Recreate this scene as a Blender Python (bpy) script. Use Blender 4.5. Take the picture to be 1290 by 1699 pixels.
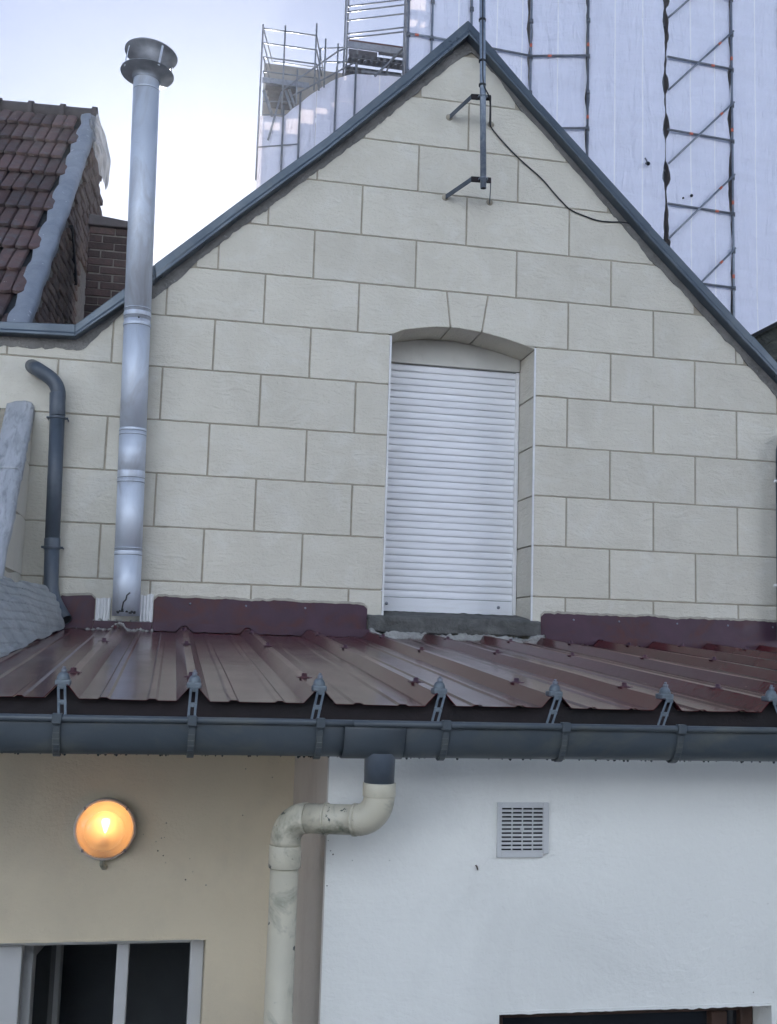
import bpy, math, random
from math import sin, cos, pi, radians, sqrt
from mathutils import Vector, Matrix, noise as mn

random.seed(7)
for o in list(bpy.data.objects): bpy.data.objects.remove(o)
S = bpy.context.scene
COL = S.collection

# ------------------------------------------------------------------ camera
CR = Vector((0.9804376, -0.1944605, 0.0304502))
CU = Vector((-0.0538692, -0.1163031, 0.9917518))
CF = Vector((0.1893151, 0.9739911, 0.1245034))
FPX = 1812.1
cd = bpy.data.cameras.new('camera'); cam = bpy.data.objects.new('camera', cd); COL.objects.link(cam)
cam.matrix_world = Matrix(((CR.x, CU.x, -CF.x, 0), (CR.y, CU.y, -CF.y, 0), (CR.z, CU.z, -CF.z, 0), (0, 0, 0, 1)))
cd.sensor_fit = 'HORIZONTAL'; cd.sensor_width = 36; cd.lens = 36*FPX/1290
cd.clip_start = .05; cd.clip_end = 3000
S.camera = cam

# ------------------------------------------------------------------ light
SKY_G, SKY_T = .74, (.76, .88, 1.18)
SUN_AZ, SUN_EL = radians(1.5), radians(18.0)      # azimuth clockwise from +Y
w = bpy.data.worlds.new('World'); S.world = w; w.use_nodes = True
wn = w.node_tree.nodes; wl = w.node_tree.links
bg = wn['Background']; sky = wn.new('ShaderNodeTexSky'); sky.sky_type = 'NISHITA'
sky.sun_disc = False; sky.sun_elevation = SUN_EL; sky.sun_rotation = SUN_AZ
sky.altitude = 50; sky.air_density = 1.0; sky.dust_density = .8; sky.ozone_density = 1.5
gam = wn.new('ShaderNodeGamma'); gam.inputs[1].default_value = SKY_G          # evens out the whole dome the same way everywhere
ctc = wn.new('ShaderNodeTexCoord'); cmp_ = wn.new('ShaderNodeMapping'); cmp_.inputs['Scale'].default_value = (1, 1, 3.5); cno = wn.new('ShaderNodeTexNoise'); cno.inputs['Scale'].default_value = 2.4; cno.inputs['Detail'].default_value = 5; cno.inputs['Distortion'].default_value = .5
crg = wn.new('ShaderNodeMapRange'); crg.inputs[1].default_value = .42; crg.inputs[2].default_value = .72; crg.inputs[3].default_value = 0; crg.inputs[4].default_value = .14
chs = wn.new('ShaderNodeHueSaturation'); chs.inputs['Saturation'].default_value = .55; chs.inputs['Value'].default_value = 1.25; cmx = wn.new('ShaderNodeMix'); cmx.data_type = 'RGBA'
wl.new(ctc.outputs['Generated'], cmp_.inputs[0]); wl.new(cmp_.outputs[0], cno.inputs['Vector']); wl.new(cno.outputs[0], crg.inputs[0]); wl.new(crg.outputs[0], cmx.inputs[0])
tnt = wn.new('ShaderNodeMix'); tnt.data_type = 'RGBA'; tnt.blend_type = 'MULTIPLY'; tnt.inputs[0].default_value = 1; tnt.inputs[7].default_value = (*SKY_T, 1)
wl.new(sky.outputs[0], gam.inputs[0]); wl.new(gam.outputs[0], cmx.inputs[6]); wl.new(gam.outputs[0], chs.inputs['Color']); wl.new(chs.outputs[0], cmx.inputs[7]); wl.new(cmx.outputs[2], tnt.inputs[6]); wl.new(tnt.outputs[2], bg.inputs[0]); bg.inputs[1].default_value = .046
sl = bpy.data.lights.new('sun', 'SUN'); sun = bpy.data.objects.new('sun', sl); COL.objects.link(sun)
sl.energy = 5.0; sl.angle = radians(.5); sl.color = (1, .96, .92)
sd = Vector((sin(SUN_AZ)*cos(SUN_EL), cos(SUN_AZ)*cos(SUN_EL), sin(SUN_EL)))
sun.rotation_euler = sd.to_track_quat('Z', 'Y').to_euler()
sun.location = sd*40
V = S.view_settings
V.view_transform = 'Standard'; V.look = 'None'; V.gamma = 1; V.exposure = 1.82; V.use_curve_mapping = False
S.render.engine = 'CYCLES'

# ------------------------------------------------------------------ surveying helper: sight line of the photograph cut at a real depth
def ray(x, y): return CF*FPX + CR*(x-645) + CU*(849.5-y)
def at(x, y, Y=None, X=None, Z=None):
    v = ray(x, y)
    if Y is not None: return v*(Y/v.y)
    if X is not None: return v*(X/v.x)
    return v*(Z/v.z)
def on_roof(x, y, up=0.0):
    v = ray(x, y)                      # z = ZP(Y)+up
    t = (ROOF_Z0+up-ROOF_S*DW)/(v.z-ROOF_S*v.y)
    return v*t
DW = 6.034                             # gable wall front plane
ROOF_S = (0.0933+0.1158)/(6.014-2.969)
ROOF_Z0 = 0.0945-0.034                 # pan level at the wall
YW, YL = 3.0, 3.78                     # white wall, cream wall
GROUND = -3.0
OPY = -8.0
HAZE_D = .0012

# ------------------------------------------------------------------ materials
MATS = {}
def mat(name, c1, c2=None, rough=.8, metal=0.0, scale=4.0, detail=6, bump=0.0, bscale=40.0, lo=.35, hi=.65,
        stain=None, stain_amt=0.0, stain_scale=1.5, stretch=(1, 1, 1), rnd=0.0, spec=.5, speck=None, speck_scale=60, speck_thr=.62,
        coat=0.0, rvar=0.0, bdist=.02):
    m = bpy.data.materials.new(name); m.use_nodes = True; MATS[name] = m
    n = m.node_tree.nodes; l = m.node_tree.links; b = n['Principled BSDF']
    b.inputs['Roughness'].default_value = rough; b.inputs['Metallic'].default_value = metal
    b.inputs['Specular IOR Level'].default_value = spec; b.inputs['Coat Weight'].default_value = coat
    tc = n.new('ShaderNodeTexCoord'); mp = n.new('ShaderNodeMapping'); mp.inputs['Scale'].default_value = stretch
    l.new(tc.outputs['Object'], mp.inputs[0])
    vec = mp.outputs[0]
    if rnd:
        oi = n.new('ShaderNodeObjectInfo'); ml = n.new('ShaderNodeMath'); ml.operation = 'MULTIPLY'; ml.inputs[1].default_value = 37
        l.new(oi.outputs['Random'], ml.inputs[0])
        ad = n.new('ShaderNodeVectorMath'); ad.operation = 'ADD'; l.new(vec, ad.inputs[0]); l.new(ml.outputs[0], ad.inputs[1]); vec = ad.outputs[0]
    def nz(sc, det=6, ro=.55, dist=0.0):
        t = n.new('ShaderNodeTexNoise'); t.inputs['Scale'].default_value = sc; t.inputs['Detail'].default_value = det
        t.inputs['Roughness'].default_value = ro; t.inputs['Distortion'].default_value = dist
        l.new(vec, t.inputs['Vector']); return t.outputs[0]
    def rng(src, a, bb, c=0.0, d=1.0):
        r = n.new('ShaderNodeMapRange'); r.inputs[1].default_value = a; r.inputs[2].default_value = bb
        r.inputs[3].default_value = c; r.inputs[4].default_value = d; l.new(src, r.inputs[0]); return r.outputs[0]
    def mix(f, a, bb):
        x = n.new('ShaderNodeMix'); x.data_type = 'RGBA'
        if hasattr(f, 'is_linked'): l.new(f, x.inputs[0])
        else: x.inputs[0].default_value = f
        for s, q in ((6, a), (7, bb)):
            if hasattr(q, 'is_linked'): l.new(q, x.inputs[s])
            else: x.inputs[s].default_value = (*q, 1)
        return x.outputs[2]
    big = nz(scale, detail, .6, .4)
    col = mix(rng(big, lo, hi), c1, c2 or c1)
    if stain: col = mix(rng(nz(stain_scale, 8, .65, .8), .5, .68, 0, stain_amt), col, stain)
    if speck: col = mix(rng(nz(speck_scale, 3, .6), speck_thr, speck_thr+.04), col, speck)
    if rnd:
        hv = n.new('ShaderNodeHueSaturation'); l.new(col, hv.inputs['Color'])
        l.new(rng(oi.outputs['Random'], 0, 1, 1-rnd, 1+rnd), hv.inputs['Value']); col = hv.outputs[0]
    l.new(col, b.inputs['Base Color'])
    if rvar: l.new(rng(nz(scale*2.3, 5), .3, .7, max(.02, rough-rvar), min(1, rough+rvar)), b.inputs['Roughness'])
    if bump:
        bp = n.new('ShaderNodeBump'); bp.inputs['Strength'].default_value = bump; bp.inputs['Distance'].default_value = bdist
        l.new(nz(bscale, 8, .62, .3), bp.inputs['Height']); l.new(bp.outputs[0], b.inputs['Normal'])
    return m
def trowel(m, amt, scale=7):
    """broad trowel sweeps added as relief over the fine grain"""
    n = m.node_tree.nodes; l = m.node_tree.links; b = n['Principled BSDF']
    tc = n.new('ShaderNodeTexCoord'); mp = n.new('ShaderNodeMapping'); mp.inputs['Rotation'].default_value = (0, .6, 0)
    mp.inputs['Scale'].default_value = (1, 1, 2.6); l.new(tc.outputs['Object'], mp.inputs[0])
    t = n.new('ShaderNodeTexNoise'); t.inputs['Scale'].default_value = scale; t.inputs['Detail'].default_value = 9; t.inputs['Roughness'].default_value = .68; t.inputs['Distortion'].default_value = 1.6
    l.new(mp.outputs[0], t.inputs['Vector'])
    bp = n.new('ShaderNodeBump'); bp.inputs['Strength'].default_value = amt; bp.inputs['Distance'].default_value = .03
    l.new(t.outputs[0], bp.inputs['Height'])
    if b.inputs['Normal'].is_linked: l.new(b.inputs['Normal'].links[0].from_socket, bp.inputs['Normal'])
    l.new(bp.outputs[0], b.inputs['Normal'])
M_block = mat('cream_render', (.665, .632, .54), (.61, .578, .49), .9, scale=3.2, bump=.25, bscale=55, stain=(.69, .67, .60), stain_amt=.6, stain_scale=5, rnd=.035)
trowel(M_block, .38)
M_joint = mat('joint_mortar', (.43, .385, .30), (.35, .315, .25), .95, scale=20, bump=.4, bscale=90)
M_band = mat('rough_mortar', (.25, .24, .225), (.17, .165, .155), .95, scale=9, bump=.9, bscale=45, speck=(.3, .3, .29), speck_scale=70, speck_thr=.66)
M_coping = mat('anthracite_zinc', (.075, .098, .125), (.10, .125, .15), .38, .35, scale=2.2, bump=.04, bscale=12, stain=(.16, .17, .17), stain_amt=.3, stain_scale=9, rvar=.12, speck=(.3, .32, .33), speck_scale=90, speck_thr=.73)
M_slat = mat('white_aluminium', (.84, .85, .88), (.80, .81, .84), .45, scale=1.2, stretch=(.5, 1, 4), stain=(.60, .58, .55), stain_amt=.3, stain_scale=6, rnd=.03, rvar=.05)
M_box = mat('shutter_box_paint', (.62, .61, .56), (.55, .54, .50), .5, scale=4, stain=(.4, .38, .33), stain_amt=.3, stain_scale=6)
M_bead = mat('white_pvc_bead', (.8, .8, .8), (.72, .72, .72), .5, scale=20)
M_roof = mat('maroon_steel', (.092, .015, .018), (.070, .012, .016), .19, .0, scale=2.6, bump=.06, bscale=9, stain=(.12, .06, .055), stain_amt=.25, stain_scale=1.6, rvar=.03, speck=(.30, .26, .24), speck_scale=85, speck_thr=.725, stretch=(1, .6, 1), spec=.32)
M_flash = mat('purple_flashing', (.068, .030, .050), (.052, .024, .040), .5, .0, scale=5, bump=.1, bscale=10, stain=(.085, .022, .018), stain_amt=.8, stain_scale=5, rvar=.1)
M_fascia = mat('dark_fascia', (.022, .014, .016), (.012, .010, .011), .8, scale=6, bump=.2, bscale=30)
M_gutter = mat('grey_pvc', (.082, .098, .112), (.060, .075, .088), .42, scale=2.5, stain=(.17, .17, .13), stain_amt=.4, stain_scale=3, rvar=.12, bump=.05, bscale=15, stretch=(1, 2, 2))
M_gpipe = mat('slate_grey_pvc', (.088, .108, .135), (.062, .078, .10), .45, scale=4, stain=(.035, .045, .05), stain_amt=.4, stain_scale=3.5, rvar=.1, speck=(.4, .42, .42), speck_scale=35, speck_thr=.75)
M_steel = mat('stainless_flue', (.66, .71, .79), (.58, .63, .71), .62, .45, scale=6, bump=.08, bscale=18, stretch=(1, 1, .35), rvar=.12, stain=(.38, .38, .40), stain_amt=.6, stain_scale=8)
M_steeldark = mat('weathered_cowl', (.31, .335, .38), (.20, .22, .25), .5, .65, scale=9, bump=.1, bscale=22)
M_galv = mat('galvanised_steel', (.33, .38, .45), (.20, .25, .32), .48, .55, scale=28, rvar=.12, bump=.1, bscale=60)
M_galvl = mat('galvanised_clip', (.20, .235, .26), (.12, .145, .165), .5, .35, scale=24, rvar=.1, bump=.2, bscale=60)
M_cable = mat('black_cable', (.018, .022, .027), (.012, .014, .017), .5)
M_cream = mat('cream_paint', (.77, .68, .51), (.73, .64, .475), .9, scale=1.6, bump=.22, bscale=70, stain=(.56, .50, .40), stain_amt=.4, stain_scale=1.6)
trowel(M_cream, .16, 3)
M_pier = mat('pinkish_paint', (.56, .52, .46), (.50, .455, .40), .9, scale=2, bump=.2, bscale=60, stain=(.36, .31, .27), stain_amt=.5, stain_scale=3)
M_white = mat('white_paint', (.86, .86, .81), (.82, .82, .775), .88, scale=1.1, bump=.22, bscale=48, stain=(.66, .66, .62), stain_amt=.35, stain_scale=1.6)
trowel(M_white, .2, 2.2)
M_whpipe = mat('old_white_pvc', (.60, .555, .43), (.52, .485, .385), .45, scale=5, stain=(.12, .13, .09), stain_amt=.95, stain_scale=7, speck=(.06, .07, .06), speck_scale=30, speck_thr=.665, rvar=.1)
M_pvc = mat('white_pvc', (.62, .625, .62), (.54, .545, .545), .4, scale=4)
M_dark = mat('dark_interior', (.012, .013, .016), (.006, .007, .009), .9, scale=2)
M_room = mat('room_wall', (.34, .36, .38), (.26, .28, .30), .9, scale=2)
M_sill = mat('dark_sill_stone', (.13, .13, .125), (.075, .078, .075), .95, scale=9, bump=.8, bscale=35, stain=(.2, .2, .19), stain_amt=.6, stain_scale=8)
M_splash = mat('pale_mortar', (.42, .42, .40), (.30, .30, .285), .95, scale=20, bump=.8, bscale=60)
M_brown = mat('brown_wood', (.085, .045, .03), (.05, .028, .02), .7, scale=10, stretch=(1, 1, .2))
M_tile = mat('clay_tile', (.135, .080, .070), (.095, .066, .064), .72, scale=9, rnd=.32, bump=.25, bscale=40, stain=(.13, .125, .125), stain_amt=.75, stain_scale=6, speck=(.3, .25, .22), speck_scale=30, speck_thr=.68)
M_ridge = mat('grey_ridge_tile', (.10, .085, .085), (.07, .06, .06), .8, scale=8, bump=.3, bscale=30)
M_lead = mat('pale_lead', (.36, .39, .43), (.27, .30, .34), .5, .25, scale=5, bump=.5, bscale=14, rvar=.12, speck=(.6, .62, .65), speck_scale=20, speck_thr=.68)
M_oldbrick = mat('old_brown_brick', (.17, .12, .10), (.09, .066, .058), .85, scale=7, rnd=.25, bump=.5, bscale=35, stain=(.17, .12, .09), stain_amt=.6, stain_scale=5)
M_brick = mat('dark_brick', (.070, .042, .038), (.045, .032, .030), .9, scale=14, rnd=.28, bump=.5, bscale=60)
M_brickm = mat('old_mortar', (.24, .215, .19), (.16, .145, .13), .95, scale=20, bump=.5, bscale=60)
M_alu = mat('painted_aluminium_felt', (.48, .50, .53), (.37, .39, .42), .55, .15, scale=7, bump=.4, bscale=25, stain=(.15, .16, .17), stain_amt=.6, stain_scale=9, stretch=(3, 1, 1))
M_felt = mat('grey_felt', (.42, .435, .43), (.28, .295, .295), .85, scale=6, bump=.5, bscale=40, stain=(.30, .30, .28), stain_amt=.5, stain_scale=7)
M_slate = mat('dark_slate', (.035, .04, .045), (.05, .055, .06), .6, scale=7, bump=.3, bscale=30, rnd=.2)
M_thatch = mat('mossy_slate', (.06, .062, .05), (.03, .033, .03), .9, scale=14, bump=1.0, bscale=25, stain=(.12, .115, .09), stain_amt=.7, stain_scale=9, stretch=(1, .5, 1), rnd=.25)
M_tube = mat('scaffold_tube', (.27, .30, .34), (.19, .21, .25), .45, .5, scale=8, rnd=.1)
M_tubed = mat('dull_scaffold_tube', (.17, .185, .21), (.12, .13, .15), .5, .4, scale=8)
M_orange = mat('orange_marker', (.62, .17, .10), (.55, .13, .08), .5)
M_deck = mat('scaffold_deck', (.14, .15, .175), (.10, .11, .13), .7, scale=5)
M_toe = mat('toe_board', (.12, .055, .05), (.09, .05, .05), .7, scale=5)
M_stone = mat('tower_stone', (.34, .33, .31), (.26, .25, .24), .95, scale=1.2, bump=.4, bscale=8)
M_ground = mat('courtyard_paving', (.12, .12, .12), (.09, .09, .09), .9, scale=.8, bump=.3, bscale=12)
M_glass = mat('window_glass', (.02, .023, .027), None, .06, spec=.6)

def net_mat():
    m = bpy.data.materials.new('white_scaffold_net'); m.use_nodes = True
    n = m.node_tree.nodes; l = m.node_tree.links; n.remove(n['Principled BSDF']); out = n['Material Output']
    uv = n.new('ShaderNodeUVMap'); sep = n.new('ShaderNodeSeparateXYZ'); l.new(uv.outputs[0], sep.inputs[0])
    # double-layer seams every 0.8 m
    a = n.new('ShaderNodeMath'); a.operation = 'PINGPONG'; a.inputs[1].default_value = .36; l.new(sep.outputs[0], a.inputs[0])
    b = n.new('ShaderNodeMath'); b.operation = 'LESS_THAN'; b.inputs[1].default_value = .018; l.new(a.outputs[0], b.inputs[0])
    tc = n.new('ShaderNodeTexCoord')
    def nz(sc, st, det=6):
        mp = n.new('ShaderNodeMapping'); mp.inputs['Scale'].default_value = st; l.new(tc.outputs['Object'], mp.inputs[0])
        t = n.new('ShaderNodeTexNoise'); t.inputs['Scale'].default_value = sc; t.inputs['Detail'].default_value = det; t.inputs['Roughness'].default_value = .6
        t.inputs['Distortion'].default_value = .6; l.new(mp.outputs[0], t.inputs[0]); return t.outputs[0]
    mx = n.new('ShaderNodeMix'); mx.data_type = 'RGBA'; mx.inputs[6].default_value = (.78, .80, .92, 1); mx.inputs[7].default_value = (.73, .75, .86, 1)
    r = n.new('ShaderNodeMapRange'); r.inputs[1].default_value = .42; r.inputs[2].default_value = .72; l.new(nz(1.2, (.6, .6, 2.5)), r.inputs[0]); l.new(r.outputs[0], mx.inputs[0])
    m2 = n.new('ShaderNodeMix'); m2.data_type = 'RGBA'; m2.inputs[7].default_value = (.90, .91, .96, 1); l.new(b.outputs[0], m2.inputs[0]); l.new(mx.outputs[2], m2.inputs[6])
    bp = n.new('ShaderNodeBump'); bp.inputs['Strength'].default_value = .5; bp.inputs['Distance'].default_value = .25; l.new(nz(1.6, (2.2, 2.2, .45), 3), bp.inputs['Height'])
    bp2 = n.new('ShaderNodeBump'); bp2.inputs['Strength'].default_value = .4; bp2.inputs['Distance'].default_value = .12; l.new(nz(1.6, (.5, .5, 2.2), 3), bp2.inputs['Height']); l.new(bp.outputs[0], bp2.inputs['Normal'])
    d = n.new('ShaderNodeBsdfDiffuse'); t = n.new('ShaderNodeBsdfTranslucent')
    tm = n.new('ShaderNodeMix'); tm.data_type = 'RGBA'; tm.blend_type = 'MULTIPLY'; tm.inputs[0].default_value = 1; tm.inputs[7].default_value = (1, .80, .60, 1); l.new(m2.outputs[2], tm.inputs[6])
    l.new(m2.outputs[2], d.inputs[0]); l.new(tm.outputs[2], t.inputs[0])
    for q in (d, t): l.new(bp2.outputs[0], q.inputs['Normal'])
    ms = n.new('ShaderNodeMixShader'); ms.inputs[0].default_value = .10; l.new(d.outputs[0], ms.inputs[1]); l.new(t.outputs[0], ms.inputs[2])
    l.new(ms.outputs[0], out.inputs[0]); return m
M_net = net_mat()
def sheetmat():
    m = bpy.data.materials.new('torn_plastic_sheet'); m.use_nodes = True
    n = m.node_tree.nodes; l = m.node_tree.links; n.remove(n['Principled BSDF'])
    d = n.new('ShaderNodeBsdfDiffuse'); t = n.new('ShaderNodeBsdfTranslucent'); ms = n.new('ShaderNodeMixShader'); ms.inputs[0].default_value = .12
    tn = n.new('ShaderNodeTexNoise'); tn.inputs['Scale'].default_value = 5
    mx = n.new('ShaderNodeMix'); mx.data_type = 'RGBA'; mx.inputs[6].default_value = (.30, .31, .335, 1); mx.inputs[7].default_value = (.30, .31, .33, 1)
    l.new(tn.outputs[0], mx.inputs[0])
    for q in (d, t): l.new(mx.outputs[2], q.inputs[0])
    l.new(d.outputs[0], ms.inputs[1]); l.new(t.outputs[0], ms.inputs[2]); l.new(ms.outputs[0], n['Material Output'].inputs[0]); return m
M_plastic = sheetmat()

# ------------------------------------------------------------------ mesh helpers
class MB:
    def __init__(s): s.v = []; s.f = []; s.sm = []; s.uv = None
    def add(s, vs, fs, smooth=False):
        k = len(s.v); s.v += [Vector(p) for p in vs]; s.f += [tuple(i+k for i in f) for f in fs]; s.sm += [smooth]*len(fs); return s
    def box(s, a, b, ax=None):
        x0, y0, z0 = a; x1, y1, z1 = b
        vs = [(x, y, z) for x in (x0, x1) for y in (y0, y1) for z in (z0, z1)]
        return s.add(vs, [(0, 1, 3, 2), (4, 6, 7, 5), (0, 4, 5, 1), (2, 3, 7, 6), (0, 2, 6, 4), (1, 5, 7, 3)])
    def bar(s, p, q, wd, th, up=(0, 0, 1)):
        """rectangular bar from p to q; wd across (perp. to up), th along up"""
        p = Vector(p); q = Vector(q); d = (q-p).normalized(); up = Vector(up); a = d.cross(up).normalized(); b = a.cross(d).normalized()
        vs = [e+a*i*wd/2+b*j*th/2 for e in (p, q) for i, j in ((-1, -1), (1, -1), (1, 1), (-1, 1))]
        return s.add(vs, [(0, 1, 2, 3), (7, 6, 5, 4), (0, 4, 5, 1), (1, 5, 6, 2), (2, 6, 7, 3), (3, 7, 4, 0)])
    def tube(s, pts, r, n=12, caps=True, rs=None):
        pts = [Vector(p) for p in pts]; m = len(pts); rings = []; prev = None
        for i, p in enumerate(pts):
            d = (pts[min(i+1, m-1)]-pts[max(i-1, 0)]).normalized()
            if prev is None:
                h = Vector((0, 0, 1)) if abs(d.z) < .9 else Vector((1, 0, 0)); a = d.cross(h).normalized()
            else: a = (prev-d*prev.dot(d)).normalized()
            prev = a; b = d.cross(a); R = rs[i] if rs else r
            rings.append([p+(a*cos(2*pi*k/n)+b*sin(2*pi*k/n))*R for k in range(n)])
        k0 = len(s.v); s.v += [q for rg in rings for q in rg]
        for i in range(m-1):
            for k in range(n):
                s.f.append((k0+i*n+k, k0+i*n+(k+1) % n, k0+(i+1)*n+(k+1) % n, k0+(i+1)*n+k)); s.sm.append(True)
        if caps:
            s.f.append(tuple(k0+k for k in reversed(range(n)))); s.f.append(tuple(k0+(m-1)*n+k for k in range(n))); s.sm += [False]*2
        return s
    def lathe(s, c, prof, n=32, axis='z', flute=0, fl=0):
        """prof: (r, h) pairs about c"""
        c = Vector(c); k0 = len(s.v); m = len(prof)
        for i, (r, h) in enumerate(prof):
            for k in range(n):
                a = 2*pi*k/n; rr = r*(1+(fl*(1 if k % 2 else -1) if flute and i in flute else 0))
                q = Vector((rr*cos(a), rr*sin(a), h)) if axis == 'z' else Vector((rr*cos(a), -h, rr*sin(a)))
                s.v.append(c+q)
        for i in range(m-1):
            for k in range(n):
                s.f.append((k0+i*n+k, k0+i*n+(k+1) % n, k0+(i+1)*n+(k+1) % n, k0+(i+1)*n+k)); s.sm.append(True)
        return s
    def strip(s, cols, y0, y1, rough=0.0):
        """closed solid from columns [(xb, zb, xt, zt)]"""
        cs = [c for c in cols]; n = len(cs); vs = []
        for i, (xb, zb, xt, zt) in enumerate(cs):
            vs += [(xb, y0, zb), (xt, y0, zt), (xb, y1, zb), (xt, y1, zt)]
        fs = []
        for i in range(n-1):
            a = 4*i; b = a+4
            fs += [(a, b, b+1, a+1), (a+2, a+3, b+3, b+2), (a, a+2, b+2, b), (a+1, b+1, b+3, a+3)]
        e = 4*(n-1); fs += [(0, 1, 3, 2), (e, e+2, e+3, e+1)]
        return s.add(vs, fs)
    def grid(s, P, nu, nv, smooth=True):
        k = len(s.v); s.v += [Vector(P(i/(nu-1), j/(nv-1))) for j in range(nv) for i in range(nu)]
        for j in range(nv-1):
            for i in range(nu-1):
                a = k+j*nu+i; s.f.append((a, a+1, a+nu+1, a+nu)); s.sm.append(smooth)
        return s
    def build(s, name, m, parent=None, bevel=0, solid=0, seg=2, local=False):
        off = Vector((0, 0, 0))
        if parent is not None and not local: off = world_loc(parent)
        me = bpy.data.meshes.new(name); me.from_pydata([tuple(v-off) for v in s.v], [], s.f); me.polygons.foreach_set('use_smooth', s.sm)
        me.materials.append(m); me.update()
        o = bpy.data.objects.new(name, me); COL.objects.link(o)
        if parent is not None: o.parent = parent
        if solid: q = o.modifiers.new('thickness', 'SOLIDIFY'); q.thickness = solid; q.offset = -1
        if bevel:
            q = o.modifiers.new('bevel', 'BEVEL'); q.width = bevel; q.segments = seg; q.limit_method = 'ANGLE'; q.angle_limit = radians(40)
        return o
def world_loc(o):
    v = Vector(o.location)
    while o.parent: o = o.parent; v += o.location
    return v
def thing(name, label, cat, loc, group=None):
    o = bpy.data.objects.new(name, None); o.empty_display_size = .1; COL.objects.link(o); o.location = loc
    o['label'] = label; o['category'] = cat
    if group: o['group'] = group
    return o
def tag(o, label, cat, group=None):
    o['label'] = label; o['category'] = cat
    if group: o['group'] = group
    return o
def lerp(a, b, t): return a+(b-a)*t
def interp(pts, x):
    if x <= pts[0][0]: return pts[0][1]
    for (x0, y0), (x1, y1) in zip(pts, pts[1:]):
        if x <= x1: return y0+(y1-y0)*(x-x0)/(x1-x0)
    return pts[-1][1]
def fn(x, y=0, z=0): return mn.noise(Vector((x, y, z)))
def inst(src, parent, M):
    c = src.copy(); COL.objects.link(c); c.parent = parent; c.matrix_local = Matrix.Translation(-world_loc(parent)) @ M; return c

# ------------------------------------------------------------------ setting: ground
g = MB(); N = 2
g.add([(-900, -600, GROUND), (900, -600, GROUND), (900, 1400, GROUND), (-900, 1400, GROUND)], [(0, 1, 2, 3)])
o = g.build('ground', M_ground); o['kind'] = 'structure'

# unseen house front behind the viewpoint, added to bounce sun onto the walls
M_opp = mat('bounce_facade_paint', (.60, .70, .83), (.56, .65, .78), .9, scale=1.2, bump=.2, bscale=30)
M_oppb = mat('bounce_limit_dark', (.10, .115, .13), (.07, .08, .095), .9, scale=6)
of = thing('bounce_house', 'unseen pale house front added behind the viewpoint to bounce sunlight', 'house', (1, OPY, GROUND))
b_ = MB()
zs_w = [(2.2, 3.6), (5.0, 6.4), (7.8, 9.2)]; xs_w = [-7+i*2.6 for i in range(7)]
MB().box((-9, OPY-.3, GROUND), (11, OPY, 2.2)).build('bounce_limit_plinth', M_oppb, of)  # dark base added to hold back low bounce under the eave
for zb_, zt_ in [(3.6, 5.0), (6.4, 7.8), (9.2, 11.5)]: b_.box((-9, OPY-.3, zb_), (11, OPY, zt_))
for z0_, z1_ in zs_w:
    e_ = [-9]+[v for x_ in xs_w for v in (x_-.5, x_+.5)]+[11]
    for k in range(0, len(e_), 2): b_.box((e_[k], OPY-.3, z0_), (e_[k+1], OPY, z1_))
b_.build('bounce_facade', M_opp, of)
for z0_, z1_ in zs_w:
    for x_ in xs_w: MB().box((x_-.5, OPY-.2, z0_), (x_+.5, OPY-.15, z1_)).build('window', M_glass, of)

M_town = mat('bounce_town_render', (.66, .73, .84), (.60, .67, .78), .9, scale=.4)  # unseen blocks added far behind to bounce sun onto the netting
for i_, (x0_, x1_, y_, h_) in enumerate(((-95, -52, -44, 24), (-50, -12, -40, 27), (-10, 24, -42, 25), (26, 62, -40, 28), (64, 110, -45, 24))):
    tb_ = thing('bounce_block', 'unseen pale block %s of the row added far behind the viewpoint to bounce sunlight' % ('first', 'second', 'third', 'fourth', 'fifth')[i_], 'building', ((x0_+x1_)/2, y_, GROUND))
    MB().box((x0_, y_-10, GROUND), (x1_, y_, GROUND+h_)).build('wall', M_town, tb_)
    MB().box((x0_-.4, y_-10.4, GROUND+h_), (x1_+.4, y_+.4, GROUND+h_+.5)).build('roof', M_slate, tb_)
    for r_ in range(7):
        for c_ in range(int((x1_-x0_)/6)): MB().box((x0_+2+c_*6, y_, GROUND+2+r_*3.2), (x0_+3.2+c_*6, y_+.03, GROUND+3.6+r_*3.2)).build('window', M_glass, tb_)

# ------------------------------------------------------------------ gable wall
gw = thing('gable_wall', 'tall cream gable wall scored into large blocks, with a dark zinc coping', 'wall', (1.5, DW, GROUND))
XR, XLft = 5.2, -2.4
def P2(x, y, Y): p = at(x, y, Y=Y); return (p.x, p.z)
cop_top = [(XLft, P2(0, 533, DW-.06)[1])] + [P2(x, y, DW-.06) for x, y in [(0, 533), (125, 538), (208, 476.5), (255, 439.5), (400, 331.7), (542.6, 228), (678, 117.7), (777, 33)]]
cop_top_r = [P2(x, y, DW-.06) for x, y in [(777, 33), (807.6, 66.5), (906, 182), (1071.5, 364.6), (1248, 556.4), (1290, 603)]]
cop_bot = [(XLft, P2(0, 553, DW-.06)[1])] + [P2(x, y, DW-.06) for x, y in [(0, 553), (124, 559.5), (208, 503), (254, 468), (400, 357), (542, 253), (680, 142), (778, 59)]]
cop_bot_r = [P2(x, y, DW-.06) for x, y in [(778, 59), (807.6, 91), (902.5, 199), (1066, 385), (1244, 578), (1290, 627)]]
def ext(l, X):
    (x0, z0), (x1, z1) = l[-2:]; return l+[(X, z1+(z1-z0)/(x1-x0)*(X-x1))]
cop_top_r = ext(cop_top_r, XR); cop_bot_r = ext(cop_bot_r, XR)
topline = cop_bot+cop_bot_r[1:]
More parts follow.
